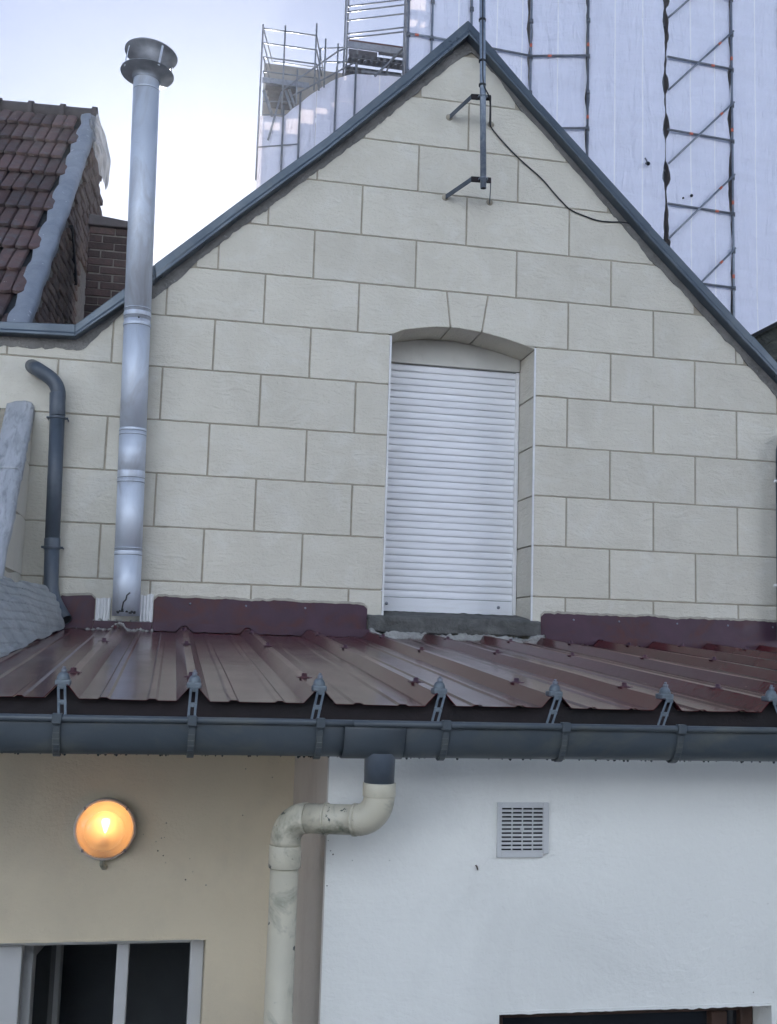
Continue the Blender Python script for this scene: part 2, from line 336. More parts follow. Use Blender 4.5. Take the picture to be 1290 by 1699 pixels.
band = [(XLft, P2(0, 572, DW)[1])] + [P2(x, y, DW-.012) for x, y in
        [(0, 572), (134, 579), (159, 558), (208, 514), (254, 492), (293, 466), (325, 433), (400, 376), (440, 347), (525, 283), (600, 228), (699, 146), (760, 97), (783, 84),
         (800, 98), (830, 128), (861, 175), (900, 215), (940, 262), (986, 315), (1035, 372), (1081, 429), (1138, 486), (1180, 535), (1221, 577), (1290, 657)]]
band = ext(band, XR)
def bandz(x): return interp(band, x) + .012*fn(x*14, 3) + .012*fn(x*38, 7) + .008*fn(x*95, 2)
# window opening
WX0, WX1, WZ0 = 1.156, 2.031, .19
arch = [(1.151, 1.805), (1.229, 1.843), (1.408, 1.877), (1.553, 1.882), (1.70, 1.870), (1.848, 1.842), (2.031, 1.795)]
def archz(x): return interp(arch, x)
# backing behind the blocks (its face shows only in the joints)
JD = .006
def cols_fn(x0, x1, zb, zt, n):
    r = []
    for i in range(n+1):
        x = lerp(x0, x1, i/n); r.append((x, zb(x), x, zt(x)))
    return r
tl = lambda x: interp(topline, x)+.01
b = MB()
b.strip(cols_fn(XLft, WX0-.012, lambda x: GROUND, tl, 60), DW+JD, DW+.34)
b.strip(cols_fn(WX0-.012, WX1+.012, lambda x: archz(x)+.012, tl, 16), DW+JD, DW+.34)
b.strip(cols_fn(WX0-.012, WX1+.012, lambda x: GROUND, lambda x: WZ0-.03, 2), DW+JD, DW+.34)
b.strip(cols_fn(WX1+.012, XR, lambda x: GROUND, tl, 60), DW+JD, DW+.34)
b.build('joint_mortar', M_joint, gw)
ZR = [.327, .622, .916, 1.212, 1.511, 1.805, 2.097, 2.387, 2.690, 2.980, 3.280, 3.58]
XC = [-2.32, -2.05, -1.77, -1.50, -1.22, -.95, -.68, -.402, -.125, .148, .418, .690, .960, 1.291, 1.592, 1.907, 2.235, 2.506, 2.782, 3.052, 3.327, 3.599, 3.87, 4.14, 4.41, 4.68, 4.95, 5.22]
J = .0052
def block(xbl, xtl, xbr, xtr, z0, z1, n=10):
    z0 += J*.8; z1 -= J*.8; xbl += J; xtl += J; xbr -= J; xtr -= J
    xs = min(xbl, xtl), max(xbr, xtr)
    n = max(4, int((xs[1]-xs[0])/.022)); cs = []
    sd = random.random()*50
    for i in range(n+1):
        t = i/n; xb = lerp(xbl, xbr, t); xt = lerp(xtl, xtr, t)
        zb = z0; zt = z1
        lim = bandz(xt)
        zt = min(zt, lim)
        if WX0-.02 < xb < WX1+.02 and z1 > 1.95: zb = max(zb, archz(xb))
        zb += .0024*fn(xb*18, sd); zt += .0024*fn(xt*18, sd+9)
        e = .0 if 0 < i < n else 0
        cs.append((xb, zb, xt, zt))
    # keep the longest run that is tall enough
    runs = []; cur = []
    for c in cs:
        if c[3]-c[1] > .012: cur.append(c)
        else:
            if len(cur) > 2: runs.append(cur)
            cur = []
    if len(cur) > 2: runs.append(cur)
    for r in runs:
        MB().strip(r, DW+.0005*random.uniform(-1, 1), DW+JD+.004).build('block', M_block, gw, bevel=.0022, seg=1)
for k in range(-1, 11):
    z0 = -.05 if k == -1 else ZR[k]; z1 = ZR[k+1]
    if z1 < .2: continue
    off = 1 if k % 2 == 0 else 0        # columns whose joints this row uses
    js = [x for i, x in enumerate(XC) if i % 2 == off]
    for xa, xb in zip(js, js[1:]):
        if k == 5:
            if xa < 1.2 < xb or (xa > 1.0 and xb < 2.3): continue
        if z1 <= 1.82:                                   # rows beside the opening
            if xb > WX0 and xa < WX1:
                if xa < WX0-.03: block(xa, xa, WX0-.006+J, WX0-.006+J, z0, z1)
                if xb > WX1+.03: block(WX1+.006-J, WX1+.006-J, xb, xb, z0, z1)
                continue
        block(xa, xa, xb, xb, z0, z1)
# arch row, with a keystone
block(.960, .960, 1.509, 1.482, ZR[5], ZR[6]); block(1.509, 1.482, 1.700, 1.733, ZR[5], ZR[6]); block(1.700, 1.733, 2.235, 2.235, ZR[5], ZR[6])
# reveals: right, left jambs and the arched soffit, each in pieces
YB = DW+.305
for s, X in ((1, WX1), (-1, WX0)):
    zz = [WZ0-.03]+ZR[:6]
    for z0, z1 in zip(zz, zz[1:]):
        zt = min(z1, archz(X)+.0)-.004
        MB().box((X if s > 0 else X-.011, DW+.009, z0+.004), (X+.011 if s > 0 else X, YB+.03, zt)).build('reveal_block', M_block, gw, bevel=.002, seg=1)
for xa, xb in ((WX0, 1.506), (1.514, 1.697), (1.705, WX1)):
    cs = []
    for i in range(9):
        x = lerp(xa, xb, i/8); cs.append((x, archz(x), x, archz(x)+.011))
    MB().strip(cs, DW+.009, YB+.03).build('soffit_block', M_block, gw)
for X in (WX0, WX1):
    zt = 1.80
    MB().box((X-.005, DW-.003, WZ0-.02), (X+.005, DW+.009, zt)).build('corner_bead', M_bead, gw)
# rough mortar band under the coping
bm = MB(); n = 420; cs = []
for i in range(n+1):
    x = lerp(XLft, XR, i/n); zt = interp(topline, x)+.03; zb = min(bandz(x), zt-.02); cs.append((x, zb-.004, x, zt))
bm.strip(cs, DW-.005, DW+.004).build('mortar_band', M_band, gw)
# coping in folded pieces
def coping(T, B, grow=0.0):
    m = MB(); sec = []
    for (tx, tz), (bx, bz) in zip(T, B):
        d = Vector((bx-tx, 0, bz-tz)); Tp = Vector((tx, DW-.06-grow, tz+grow)); 
        q = [Tp+Vector((0, .60, 0)), Tp, Tp+d*.60+Vector((0, -.002, 0)), Tp+d*.78+Vector((0, -.012, 0)), Tp+d*.97+Vector((0, -.012, 0)), Tp+d*1.0+Vector((0, -.006, 0)),
             Tp+d*1.0+Vector((0, .055, 0)), Tp+d*.5+Vector((0, .60, 0))]
        sec.append(q)
    for q in sec: m.v += q
    K = 8
    for i in range(len(sec)-1):
        for k in range(K):
            m.f.append((i*K+k, i*K+(k+1) % K, (i+1)*K+(k+1) % K, (i+1)*K+k)); m.sm.append(False)
    m.f.append(tuple(reversed(range(K)))); m.f.append(tuple((len(sec)-1)*K+k for k in range(K))); m.sm += [False]*2
    return m.build('coping_piece', M_coping, gw, bevel=.004)
def sub(l, xa, xb):
    return [(xa, interp(l, xa))]+[p for p in l if xa+.02 < p[0] < xb-.02]+[(xb, interp(l, xb))]
def piece(T, B, xa, xb, dxa=0, dxb=0, grow=0.0):
    n = 5; xs = sorted(set([xa, xb]+[p[0] for p in T if xa+.02 < p[0] < xb-.02]))
    Ts = [(x, interp(T, x)) for x in xs]; Bs = []
    for i, x in enumerate(xs):
        bx = x+(dxa if i == 0 else dxb if i == len(xs)-1 else lerp(dxa, dxb, .5) if False else 0)
        # perpendicular drop for sloping pieces
        Bs.append((bx, interp(B, bx)))
    return coping(Ts, Bs, grow)
xv = cop_top[2][0]; xv_b = cop_bot[2][0]; xa_ = cop_top[-1][0]
piece(cop_top, cop_bot, XLft+.05, xv, 0, xv_b-xv, .001)
piece(cop_top, cop_bot, xv, -.2, xv_b-xv, .01)
piece(cop_top, cop_bot, -.2, 1.40, .012, .03, .0015)
piece(cop_top, cop_bot, 1.37, xa_, .03, cop_bot[-1][0]-xa_)
piece(cop_top_r, cop_bot_r, xa_, 2.06, cop_bot_r[0][0]-xa_, -.02, .001)
piece(cop_top_r, cop_bot_r, 2.03, 2.74, -.02, -.02, .0035)
piece(cop_top_r, cop_bot_r, 2.71, 3.44, -.02, -.02, .001)
piece(cop_top_r, cop_bot_r, 3.41, XR-.05, -.02, 0, .0035)
# roof behind the gable (hidden by it, keeps the place solid)
hb = MB()
def rz(x): return interp(cop_top+cop_top_r[1:], x)-.10
xs = [XLft, xv, xa_, XR]
for i in range(3):
    x0, x1 = xs[i], xs[i+1]
    hb.strip([(x0, GROUND, x0, rz(x0)), (x1, GROUND, x1, rz(x1))], DW+.36, DW+1.6)
hb.build('rear_roof', M_slate, gw)
# sill
def sillP(u, v):
    x = lerp(1.068, 2.068, u); z = lerp(.095, .20, v); y = DW-.055+.012*fn(x*9, z*20)
    if v > .85: y = DW-.05+(v-.85)/.15*.36; z = lerp(.190, .224, (v-.85)/.15)
    return (x, y, z+.008*fn(x*22, v*3))
MB().grid(sillP, 60, 12).build('window_sill', M_sill, gw, solid=.03)
def splP(u, v):
    x = lerp(1.05, 2.09, u); zc = .080+.030*fn(x*6, 2)+.032*fn(x*17, 5)+.012*fn(x*50, 5)
    return (x, DW-.062-.015*fn(x*8, v*2)-.02*(1-v), lerp(.055, zc+.012, v)+.006*fn(x*60, 4))
MB().grid(splP, 150, 5).build('mortar_splash', M_splash, gw, solid=.012)

# ------------------------------------------------------------------ roller shutter
rs = thing('roller_shutter', 'closed white roller shutter filling the arched window of the gable wall', 'shutter', (1.59, YB, .20))
SX0, SX1 = WX0+.004, WX1-.004
ZT = 1.718; ZB = .222; nS = 34; pit = (ZT-.085-ZB)/nS
prof = [(-.004, .0000), (-.0075, .004), (-.0092, .012), (-.0092, .024), (-.0080, pit-.008), (-.0055, pit-.0042), (.004, pit-.0040), (.004, pit+.002), (.008, pit+.002), (.008, 0)]
m = MB(); x0, x1 = SX0+.022, SX1-.022
m.add([(x, YB+y, z) for x in (x0, x1) for y, z in prof], [tuple(range(9, -1, -1)), tuple(range(10, 20))]+[(k, (k+1) % 10, 10+(k+1) % 10, 10+k) for k in range(10)])
slat = m.build('slat', M_slat, rs); base = Matrix.Translation((0, 0, 0))
for i in range(nS):
    zz = ZB+.085+i*pit
    if i == 0: slat.location = Vector(slat.location)+Vector((0, 0, zz))
    else:
        c = slat.copy(); COL.objects.link(c); c.parent = rs; c.location = slat.location+Vector((random.uniform(-.0006, .0006), random.uniform(-.0008, .0008), i*pit)); c.rotation_euler = (0, random.uniform(-.0008, .0008), 0)
bb = MB().box((x0, YB-.012, ZB), (x1, YB+.008, ZB+.082)).build('bottom_bar', M_slat, rs, bevel=.003)
for x in (at(641, 1002, Y=YB).x, x1-.085):
    MB().lathe((x, YB-.012, ZB+.045), [(.0001, .010), (.006, .010), (.009, .006), (.010, 0)], 14, 'y').build('bolt', M_steeldark, bb)
for x in (SX0, SX1-.022):
    MB().box((x, YB-.022, ZB-.005), (x+.022, YB+.012, ZT)).build('guide_rail', M_bead, rs, bevel=.002)
cs = []
for i in range(13):
    x = lerp(SX0, SX1, i/12); cs.append((x, ZT+.004, x, archz(x)-.0))
MB().strip(cs, YB-.03, YB+.05).build('box_fascia', M_box, rs, bevel=.002)
MB().box((SX0, YB+.012, ZB-.05), (SX1, YB+.02, ZT+.05)).build('backing', M_dark, rs)

# ------------------------------------------------------------------ metal roof
RA, RP = -0.268, .335
def zpan(Y): return ROOF_Z0-ROOF_S*(DW-Y)
def prof_h(x):
    u = ((x-RA)/RP+.5) % 1.0-.5; d = abs(u)*RP
    if d < .013: return .034
    if d < .044: return .034*(1-(d-.013)/.031)
    e = abs(d-.106)
    if e < .008: return .0045
    if e < .015: return .0045*(1-(e-.008)/.007)
    return 0.0
brk = [0, .013, .044, .091, .098, .114, .121]
def roofxs(xa, xb):
    xs = set([xa, xb])
    for k in range(-8, 18):
        for d in brk:
            for s in (-1, 1):
                x = RA+k*RP+s*d
                if xa < x < xb: xs.add(round(x, 5))
    return sorted(xs)
mr = thing('metal_roof', 'low maroon ribbed steel roof running from the gable wall down to the gutter', 'roof', (1.5, 4.5, -.1))
for q in range(-2, 6):
    xa = RA+RP*(3*q-.13); xb = RA+RP*(3*q+3)+.035
    xs = roofxs(max(xa, -1.6), xb); ys = [2.955+3.06*i/14 for i in range(15)]
    m = MB(); lift = .0015*(q % 2)
    m.v = [Vector((x, y, zpan(y)+prof_h(x)+lift+.0025*fn(x*2.2, y*1.4)+.0008*fn(x*9, y*5))) for y in ys for x in xs]
    nx = len(xs)
    for j in range(len(ys)-1):
        for i in range(nx-1):
            m.f.append((j*nx+i, j*nx+i+1, (j+1)*nx+i+1, (j+1)*nx+i)); m.sm.append(False)
    m.build('roof_sheet', M_roof, mr, solid=.0012)
def screw(x, y, s=1.0, mt=None):
    z = zpan(y)+.034
    m = MB(); m.lathe((x, y, z), [(.016*s, 0), (.016*s, .003), (.0085*s, .0035), (.0085*s, .012*s), (.006*s, .014*s), (.0001, .014*s)], 10)
    m.box((x-.022*s, y-.014, z-.001), (x+.022*s, y+.014, z+.0018))
    m.build('roof_screw', mt or M_flash, mr)
for k in range(-1, 14):
    for y in (3.28, 4.62, 5.55): screw(RA+k*RP+random.uniform(-.004, .004), y+random.uniform(-.05, .05))
# fascia and batten beneath the eave
XCR = at(547, 1260, Y=YW).x
for xa, xb, zb in ((-1.6, XCR, -.196), (XCR, 6.2, -.222)):
    MB().strip([(x, zb, x, zpan(3.0)+prof_h(x)-.004) for x in roofxs(xa, xb)], 2.985, 2.998).build('fascia_board', M_fascia, mr)
MB().box((-1.6, 3.03, -.19), (6.2, 3.12, -.160)).build('batten', M_fascia, mr)
# wall flashings: upstand with a wavy top and an apron notched over the ribs
M_seal = mat('cream_sealant', (.46, .43, .36), (.36, .33, .28), .9, scale=12, bump=.4, bscale=60)
def flashing(xa, xb, ztf):
    n = int((xb-xa)/.02); cs = []
    for i in range(n+1):
        x = lerp(xa, xb, i/n); e = min(x-xa, xb-x); cs.append((x, .095, x, ztf(x)+.010*fn(x*6, 11)+.006*fn(x*34, 5)-.02*max(0, 1-e/.022)**2))
    MB().strip(cs, DW-.0075, DW-.003).build('upstand_flashing', M_flash, mr)
    MB().strip([(c[0], c[3]-.003+.003*fn(c[0]*40, 2), c[2], c[3]+.010+.007*fn(c[0]*23, 9)) for c in cs], DW-.0105, DW-.001).build('sealant_edge', M_seal, mr)
    for k_ in range(int((xb-xa)/.33)):
        x_ = xa+.17+k_*.33+random.uniform(-.03, .03); MB().lathe((x_, DW-.0075, ztf(x_)-.035), [(.0001, .004), (.005, .0035), (.0065, 0)], 8, 'y').build('flashing_screw', M_steeldark, mr)
    MB().box((xa, 5.945, .098), (xb, DW-.004, .1015)).build('flashing_fold', M_flash, mr)
    xs = roofxs(xa, xb); ys = 5.94
    MB().strip([(x, zpan(5.93)+prof_h(x)*.96+.004, x, .1035) for x in xs if True], 5.933, 5.945).build('apron_flashing', M_flash, mr)
flashing(-.60, -.405, lambda x: .235)
flashing(-.10, 1.068, lambda x: .245)
flashing(2.085, 5.0, lambda x: .235)
MB().box((-.41, 5.946, .098), (-.10, DW-.004, .1025)).build('flashing_fold', M_splash, mr)
MB().strip([(x, zpan(5.93)+prof_h(x)*.96+.004, x, .102) for x in roofxs(-.402, -.103)], 5.933, 5.945).build('apron_flashing', M_flash, mr)
# pale ribbed plastic either side of the flue
def ribbed(xa, xb, z0, z1):
    n = int((xb-xa)/.004); cs = []
    for i in range(n+1):
        x = lerp(xa, xb, i/n); cs.append((x, z0, x, z1+.012*fn(x*30, 3)))
    m = MB(); vs = []; 
    for i, c in enumerate(cs):
        yy = DW-.016-(.005 if i % 4 < 2 else 0); vs += [(c[0], yy, c[1]), (c[2], yy, c[3])]
    m.add(vs, [(2*i, 2*i+2, 2*i+3, 2*i+1) for i in range(n)])
    return m.build('ribbed_closure', M_bead, mr, solid=.003)
ribbed(-.40, -.325, .10, .225); ribbed(-.17, -.105, .10, .25)

# loose mortar round the flue foot
m = MB()
for i in range(120):
    x = random.gauss(-.245, .07); y = random.uniform(5.86, 5.95); r = random.uniform(.003, .011)
    z = .103 if y > 5.93 else zpan(y)+prof_h(x)+.003
    m.lathe((x, y, z), [(r*random.uniform(.7, 1.2), -.002), (r, r*.5), (.0001, r*random.uniform(.7, 1.3))], 5)
o = m.build('mortar_crumbs', M_splash); o['kind'] = 'stuff'; tag(o, 'pale crumbs of mortar scattered round the foot of the steel flue', 'mortar')

# ------------------------------------------------------------------ gutter
GY, GZ, GRx, GRz = 2.805, -.190, .052, .086
gt = thing('gutter', 'grey half round plastic gutter running along the eave of the maroon roof', 'gutter', (1.0, GY, GZ))
def gsec(r=0.0, n=22):
    return [Vector((0, GY+(GRx+r)*cos(pi+pi*i/n), GZ+(GRz+r)*sin(pi+pi*i/n))) for i in range(n+1)]
def gut(xa, xb, r=0.0, name='channel'):
    m = MB(); sec = gsec(r); n = len(sec); K = max(2, int((xb-xa)/.1))
    m.v = [Vector((lerp(xa, xb, k/K), p.y, p.z+.0012*fn(lerp(xa, xb, k/K)*2))) for k in range(K+1) for p in sec]
    for k in range(K):
        for i in range(n-1): m.f.append((k*n+i, k*n+i+1, (k+1)*n+i+1, (k+1)*n+i)); m.sm.append(True)
    return m.build(name, M_gutter, gt, solid=.0025)
xj = at(585, 1225, Y=GY-.05).x; xk = at(660, 1225, Y=GY-.05).x
gut(-1.6, xj); gut(xj-.02, xk+.02, .004, 'outlet_union'); gut(xk, 6.0)
for xa, xb in ((-1.6, xj), (xj, 6.0)):
    MB().tube([(lerp(xa, xb, i/20), GY-GRx-.003-(.0015 if xa > 0 else 0), GZ+.002+.0012*fn(lerp(xa, xb, i/20)*2)) for i in range(21)], .0085, 12).build('rolled_edge', M_gutter, gt)
MB().tube([(-1.6, GY+GRx, GZ), (6, GY+GRx, GZ)], .004, 8).build('back_edge', M_gutter, gt)
m = MB()
for i in range(150):
    x = random.uniform(-.5, 1.9); a = pi*1.5+random.uniform(-.1, .25); r = random.choice([.0014, .002, .0025, .0036])
    m.lathe((x, GY+GRx*cos(a)-.001, GZ+GRz*sin(a)), [(.0001, -r*1.5), (r*.7, -r*1.1), (r, -.3*r), (r, r*.6)], 7)
M_drop = mat('grimy_drop', (.05, .055, .06), None, .15)
o = m.build('water_drops', M_drop, gt); o['kind'] = 'stuff'
for k in range(-2, 15):
    X = RA+k*RP; big = -1 <= k <= 7
    Xs = X+.0
    if -1 <= k <= 6:
        Xs = {0: at(93, 1220, Y=2.75).x, 1: at(318, 1220, Y=2.75).x, 2: at(531, 1220, Y=2.75).x, 3: at(740, 1220, Y=2.75).x, 4: at(938, 1220, Y=2.75).x, 5: at(1130, 1220, Y=2.75).x}.get(k, X)
    br = thing('bracket', '', '', (Xs, GY, GZ)); del br['label'], br['category']; br.parent = gt; br.location = Vector((Xs, GY, GZ))-Vector(gt.location)
    sec = gsec(.007, 18)[:]; m = MB()
    for (a, wd) in ((0.0, .017),):
        for i in range(len(sec)-1):
            p, q = sec[i], sec[i+1]; d = (q-p); nrm = Vector((0, d.z, -d.y)).normalized()*-.004
            c = Vector((Xs, 0, 0)); h = Vector((wd/2, 0, 0))
            m.add([c+p-h, c+p+h, c+q+h, c+q-h, c+p-h+nrm, c+p+h+nrm, c+q+h+nrm, c+q-h+nrm], [(0, 1, 2, 3), (7, 6, 5, 4), (0, 4, 5, 1), (2, 6, 7, 3), (0, 3, 7, 4), (1, 5, 6, 2)])
    m.box((Xs-.011, GY-GRx-.018, GZ-.010), (Xs+.011, GY-GRx+.004, GZ+.014))
    m.build('strap', M_gutter, br, bevel=.0012, seg=1)
    # slotted hanger from the rib down to the gutter back
    t0 = Vector((X, 2.985, zpan(2.985)+.040)); t1 = Vector((X, 2.945, zpan(2.95)+.030)); t2 = Vector((Xs, 2.885, -.205)); m = MB()
    for s in (-.008, .008): m.bar(t1+Vector((s, 0, 0)), t2+Vector((s, 0, 0)), .0065, .0035, up=(0, 1, .3))
    for f in (0, .45, 1.0): p = lerp(t1, t2, f); m.box((p.x-.011, p.y-.002, p.z-.006), (p.x+.011, p.y+.002, p.z+.006))
    m.build('slotted_hanger', M_galvl, br, bevel=.0008, seg=1)
    # clip over the rib: saddle, washer, hex bolt
    z = zpan(2.975)+.036; m = MB()
    m.box((X-.019, 2.955, z-.006), (X+.019, 3.0, z+.010));
    m.build('clip', M_galvl, br, bevel=.004)
    m = MB(); m.lathe((X+random.uniform(-.002, .002), 2.972, z+.008), [(.0155, .0), (.0165, .006), (.0135, .015), (.009, .020), (.0001, .021)], 14); m.build('washer', M_galvl, br)
    m = MB(); m.tube([(X, 2.972, z+.026), (X+.001, 2.971, z+.037)], .0075, 6); m.tube([(X, 2.972, z+.036), (X+.001, 2.971, z+.043)], .004, 8)
    m.build('bolt', M_steeldark, br)

# ------------------------------------------------------------------ white downpipe with swan neck
dp = thing('downpipe', 'dirty off-white plastic downpipe with swan neck hanging under the gutter', 'pipe', tuple(at(465, 1699, Y=2.93)))
YP = GY
c0 = at(631, 1248, Y=YP); c1 = at(630, 1300, Y=YP)
MB().lathe((c0.x, YP, 0), [(.040, GZ-GRz+.012), (.0385, c1.z-.004), (.036, c1.z-.004)], 32).build('outlet', M_gpipe, gt, bevel=0)
R = .040
def arc(c, a0, a1, r, ex, ez, n=9): return [c+ex*(r*cos(lerp(a0, a1, i/n)))+ez*(r*sin(lerp(a0, a1, i/n))) for i in range(n+1)]
pL = at(474, 1395, Y=2.93)           # top of the vertical run
ztop = at(560, 1357, Y=2.87).z
A = Vector((c1.x, YP, 0)); Bv = Vector((pL.x, 2.93, 0)); hd = (Bv-A).normalized(); L = (Bv-A).length
zr = ztop; ra = .060
m = MB(); m.tube([(c1.x, YP, c1.z+.002), (c1.x, YP, c1.z-.032)], R+.0025, 28).build('socket', M_whpipe, dp, bevel=.0015)
e1 = [Vector((c1.x, YP, c1.z-.03))]+arc(Vector((A.x, A.y, zr+ra))+hd*ra, pi, 1.5*pi, ra, hd, Vector((0, 0, 1)))
MB().tube(e1, R, 28).build('elbow', M_whpipe, dp)
ps = Vector((A.x, A.y, zr))+hd*ra; pe = Vector((A.x, A.y, zr-.006))+hd*(L-ra)
def ringed(p, q, r=R-.002):
    MB().tube([p, q], r, 28).build('horizontal_run', M_whpipe, dp)
    for t, wd in ((.02, .004), (.62, .003)):
        c = lerp(p, q, t); d = (q-p).normalized()
        MB().tube([c-d*wd, c+d*wd], r+.0035, 28).build('joint_ring', M_whpipe, dp)
ringed(ps, pe)
e2 = arc(Vector((Bv.x, Bv.y, zr-.006-ra))-hd*ra, .5*pi, 0, ra, hd, Vector((0, 0, 1)))+[Vector((Bv.x, Bv.y, zr-ra-.02))]
MB().tube(e2, R, 28).build('elbow', M_whpipe, dp)
MB().tube([(Bv.x, Bv.y, zr-ra-.018), (Bv.x, Bv.y, zr-ra-.075)], R+.0025, 28).build('socket', M_whpipe, dp, bevel=.0015)
MB().tube([(Bv.x, Bv.y, zr-ra-.07), (Bv.x-.004, Bv.y, GROUND+.02)], R-.003, 28).build('vertical_run', M_whpipe, dp)

# ------------------------------------------------------------------ lower walls
xc = at(547, 1260, Y=YW).x
cwn = thing('white_wall', 'white rendered wall with a small vent, projecting to the right of the downpipe', 'wall', (xc+1.5, YW, GROUND))
wl0 = at(829, 1681, Y=YW); wl1 = at(1281, 1675, Y=YW); zt = -.198
def wallslab(th, m_, x0, x1, Y, hole, ztop, side=0.0):
    hx0, hx1, hz0, hz1 = hole; b = MB()
    b.box((x0, Y, GROUND), (hx0, Y+.28, ztop)); b.box((hx1, Y, GROUND), (x1, Y+.28, ztop))
    b.box((hx0, Y, hz1), (hx1, Y+.28, ztop)); b.box((hx0, Y, GROUND), (hx1, Y+.28, hz0))
    return b
b = wallslab(0, 0, xc, 6.0, YW, (wl0.x, wl1.x, wl0.z-1.2, wl0.z), zt); b.build('wall_face', M_white, cwn)
m = MB(); n = 90
cs = []
for i in range(n+1):
    x = lerp(wl0.x, wl1.x, i/n); cs.append((x, wl0.z-.004-.006*abs(fn(x*25, 3)), x, wl0.z+.004+.002*fn(x*30)))
m.strip(cs, YW-.003, YW+.02).build('broken_render_edge', M_white, cwn)
# return face, painted differently
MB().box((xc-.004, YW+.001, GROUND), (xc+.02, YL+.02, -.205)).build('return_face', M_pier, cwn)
ZCW = zpan(YL)-.02
cl = thing('cream_wall', 'recessed cream wall under the eave with a lit round lamp', 'wall', (-.5, YL, GROUND))
lw1 = at(342, 1557, Y=YL); lw0x = -1.7
b = wallslab(0, 0, -2.6, xc-.003, YL, (lw0x, lw1.x, lw1.z-1.15, lw1.z), ZCW); b.build('wall_face', M_cream, cl)
m = MB(); cs = []
for i in range(81):
    x = lerp(-1.0, lw1.x, i/80); cs.append((x, lw1.z-.003-.004*abs(fn(x*22, 8)), x, lw1.z+.004))
m.strip(cs, YL-.002, YL+.02).build('broken_render_edge', M_cream, cl)
# dark little dimples on the walls
def marks(Y, pts, par, m_):
    m = MB()
    for px, py, s in pts:
        p = at(px, py, Y=Y-.001); r = .6*s*Y/FPX
        m.lathe((p.x, Y-.0005, p.z), [(.0001, .0015), (r*.7, .001), (r, 0)], 8, 'y')
    m.build('chips', m_, par)
M_chip = mat('chip_mark', (.12, .10, .075), (.08, .07, .055), .9)
marks(YL, [(276, 1366, 1.6), (268, 1391, 1.4), (259, 1397, 1.2), (262, 1412, 2), (271, 1420, 1.8), (308, 1460, 2), (342, 1469, 1.5), (403, 1353, 1.5), (320, 1447, 1), (315, 1425, 1), (273, 1390, 1), (275, 1432, 1), (238, 1385, 1), (408, 1276, 1.4), (452, 1290, 1.4)], cl, M_chip)
marks(YW, [(543, 1470, 1.8), (553, 1418, 2.2), (549, 1412, 1.5), (545, 1395, 1.2), (1275, 1500, 1.2), (1251, 1647, 1.8), (585, 1428, 1.2), (1171, 1471, 1.2), (647, 1428, 1.2)], cwn, M_chip)
p = at(791, 1439, Y=YW); MB().tube([p+Vector((-.003, -.002, .006)), p+Vector((.001, -.004, .001)), p+Vector((.003, -.002, -.007))], .0022, 6).build('rusty_hook', M_brown, cwn)
# windows
def frame(par, x0, x1, z0, z1, Y, wd, th, m_, name='frame'):
    b = MB(); b.box((x0, Y, z0), (x0+wd, Y+th, z1)); b.box((x1-wd, Y, z0), (x1, Y+th, z1)); b.box((x0+wd, Y, z1-wd), (x1-wd, Y+th, z1)); b.box((x0+wd, Y, z0), (x1-wd, Y+th, z0+wd))
    return b.build(name, m_, par, bevel=.003)
ww = thing('cellar_window', 'dark window under the white wall with only its top edge in view', 'window', ((wl0.x+wl1.x)/2, YW+.1, wl0.z-1.2))
frame(ww, wl0.x+.002, wl1.x-.002, wl0.z-1.19, wl0.z-.008, YW+.10, .04, .06, M_brown)
xm = at(1180, 1690, Y=YW+.1).x
MB().box((xm, YW+.095, wl0.z-1.14), (xm+.05, YW+.16, wl0.z-.049)).build('mullion', M_brown, ww, bevel=.003)
MB().box((wl0.x+.042, YW+.125, wl0.z-1.15), (xm, YW+.131, wl0.z-.048)).build('pane', M_glass, ww)
MB().box((xm+.05, YW+.125, wl0.z-1.15), (wl1.x-.042, YW+.131, wl0.z-.048)).build('pane', M_glass, ww)
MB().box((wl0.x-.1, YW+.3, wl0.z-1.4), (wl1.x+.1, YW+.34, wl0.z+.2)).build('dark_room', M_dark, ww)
lw = thing('casement_window', 'white plastic window with one leaf open inward, below the lit lamp', 'window', (-.5, YL+.1, lw1.z-1.15))
YF = YL+.085
def pxX(px, Y, py=1640): return at(px, py, Y=Y).x
xr = lw1.x-.001; MB().box((pxX(313, YF), YF, lw1.z-1.15), (xr, YF+.07, lw1.z-.002)).build('frame', M_pvc, lw, bevel=.004)
MB().box((lw0x, YF, lw1.z-.035), (pxX(313, YF), YF+.07, lw1.z-.002)).build('frame_head', M_pvc, lw, bevel=.003)
MB().box((pxX(190, YF), YF+.004, lw1.z-1.15), (pxX(211, YF), YF+.07, lw1.z-.035)).build('mullion', M_pvc, lw, bevel=.004)
MB().box((pxX(-6, YF), YF-.004, lw1.z-1.15), (pxX(33, YF), YF+.07, lw1.z-.035)).build('frame_post', M_pvc, lw, bevel=.004)
MB().box((lw0x, YF+.02, lw1.z-1.15), (pxX(-6, YF), YF+.026, lw1.z-.035)).build('pane', M_glass, lw)
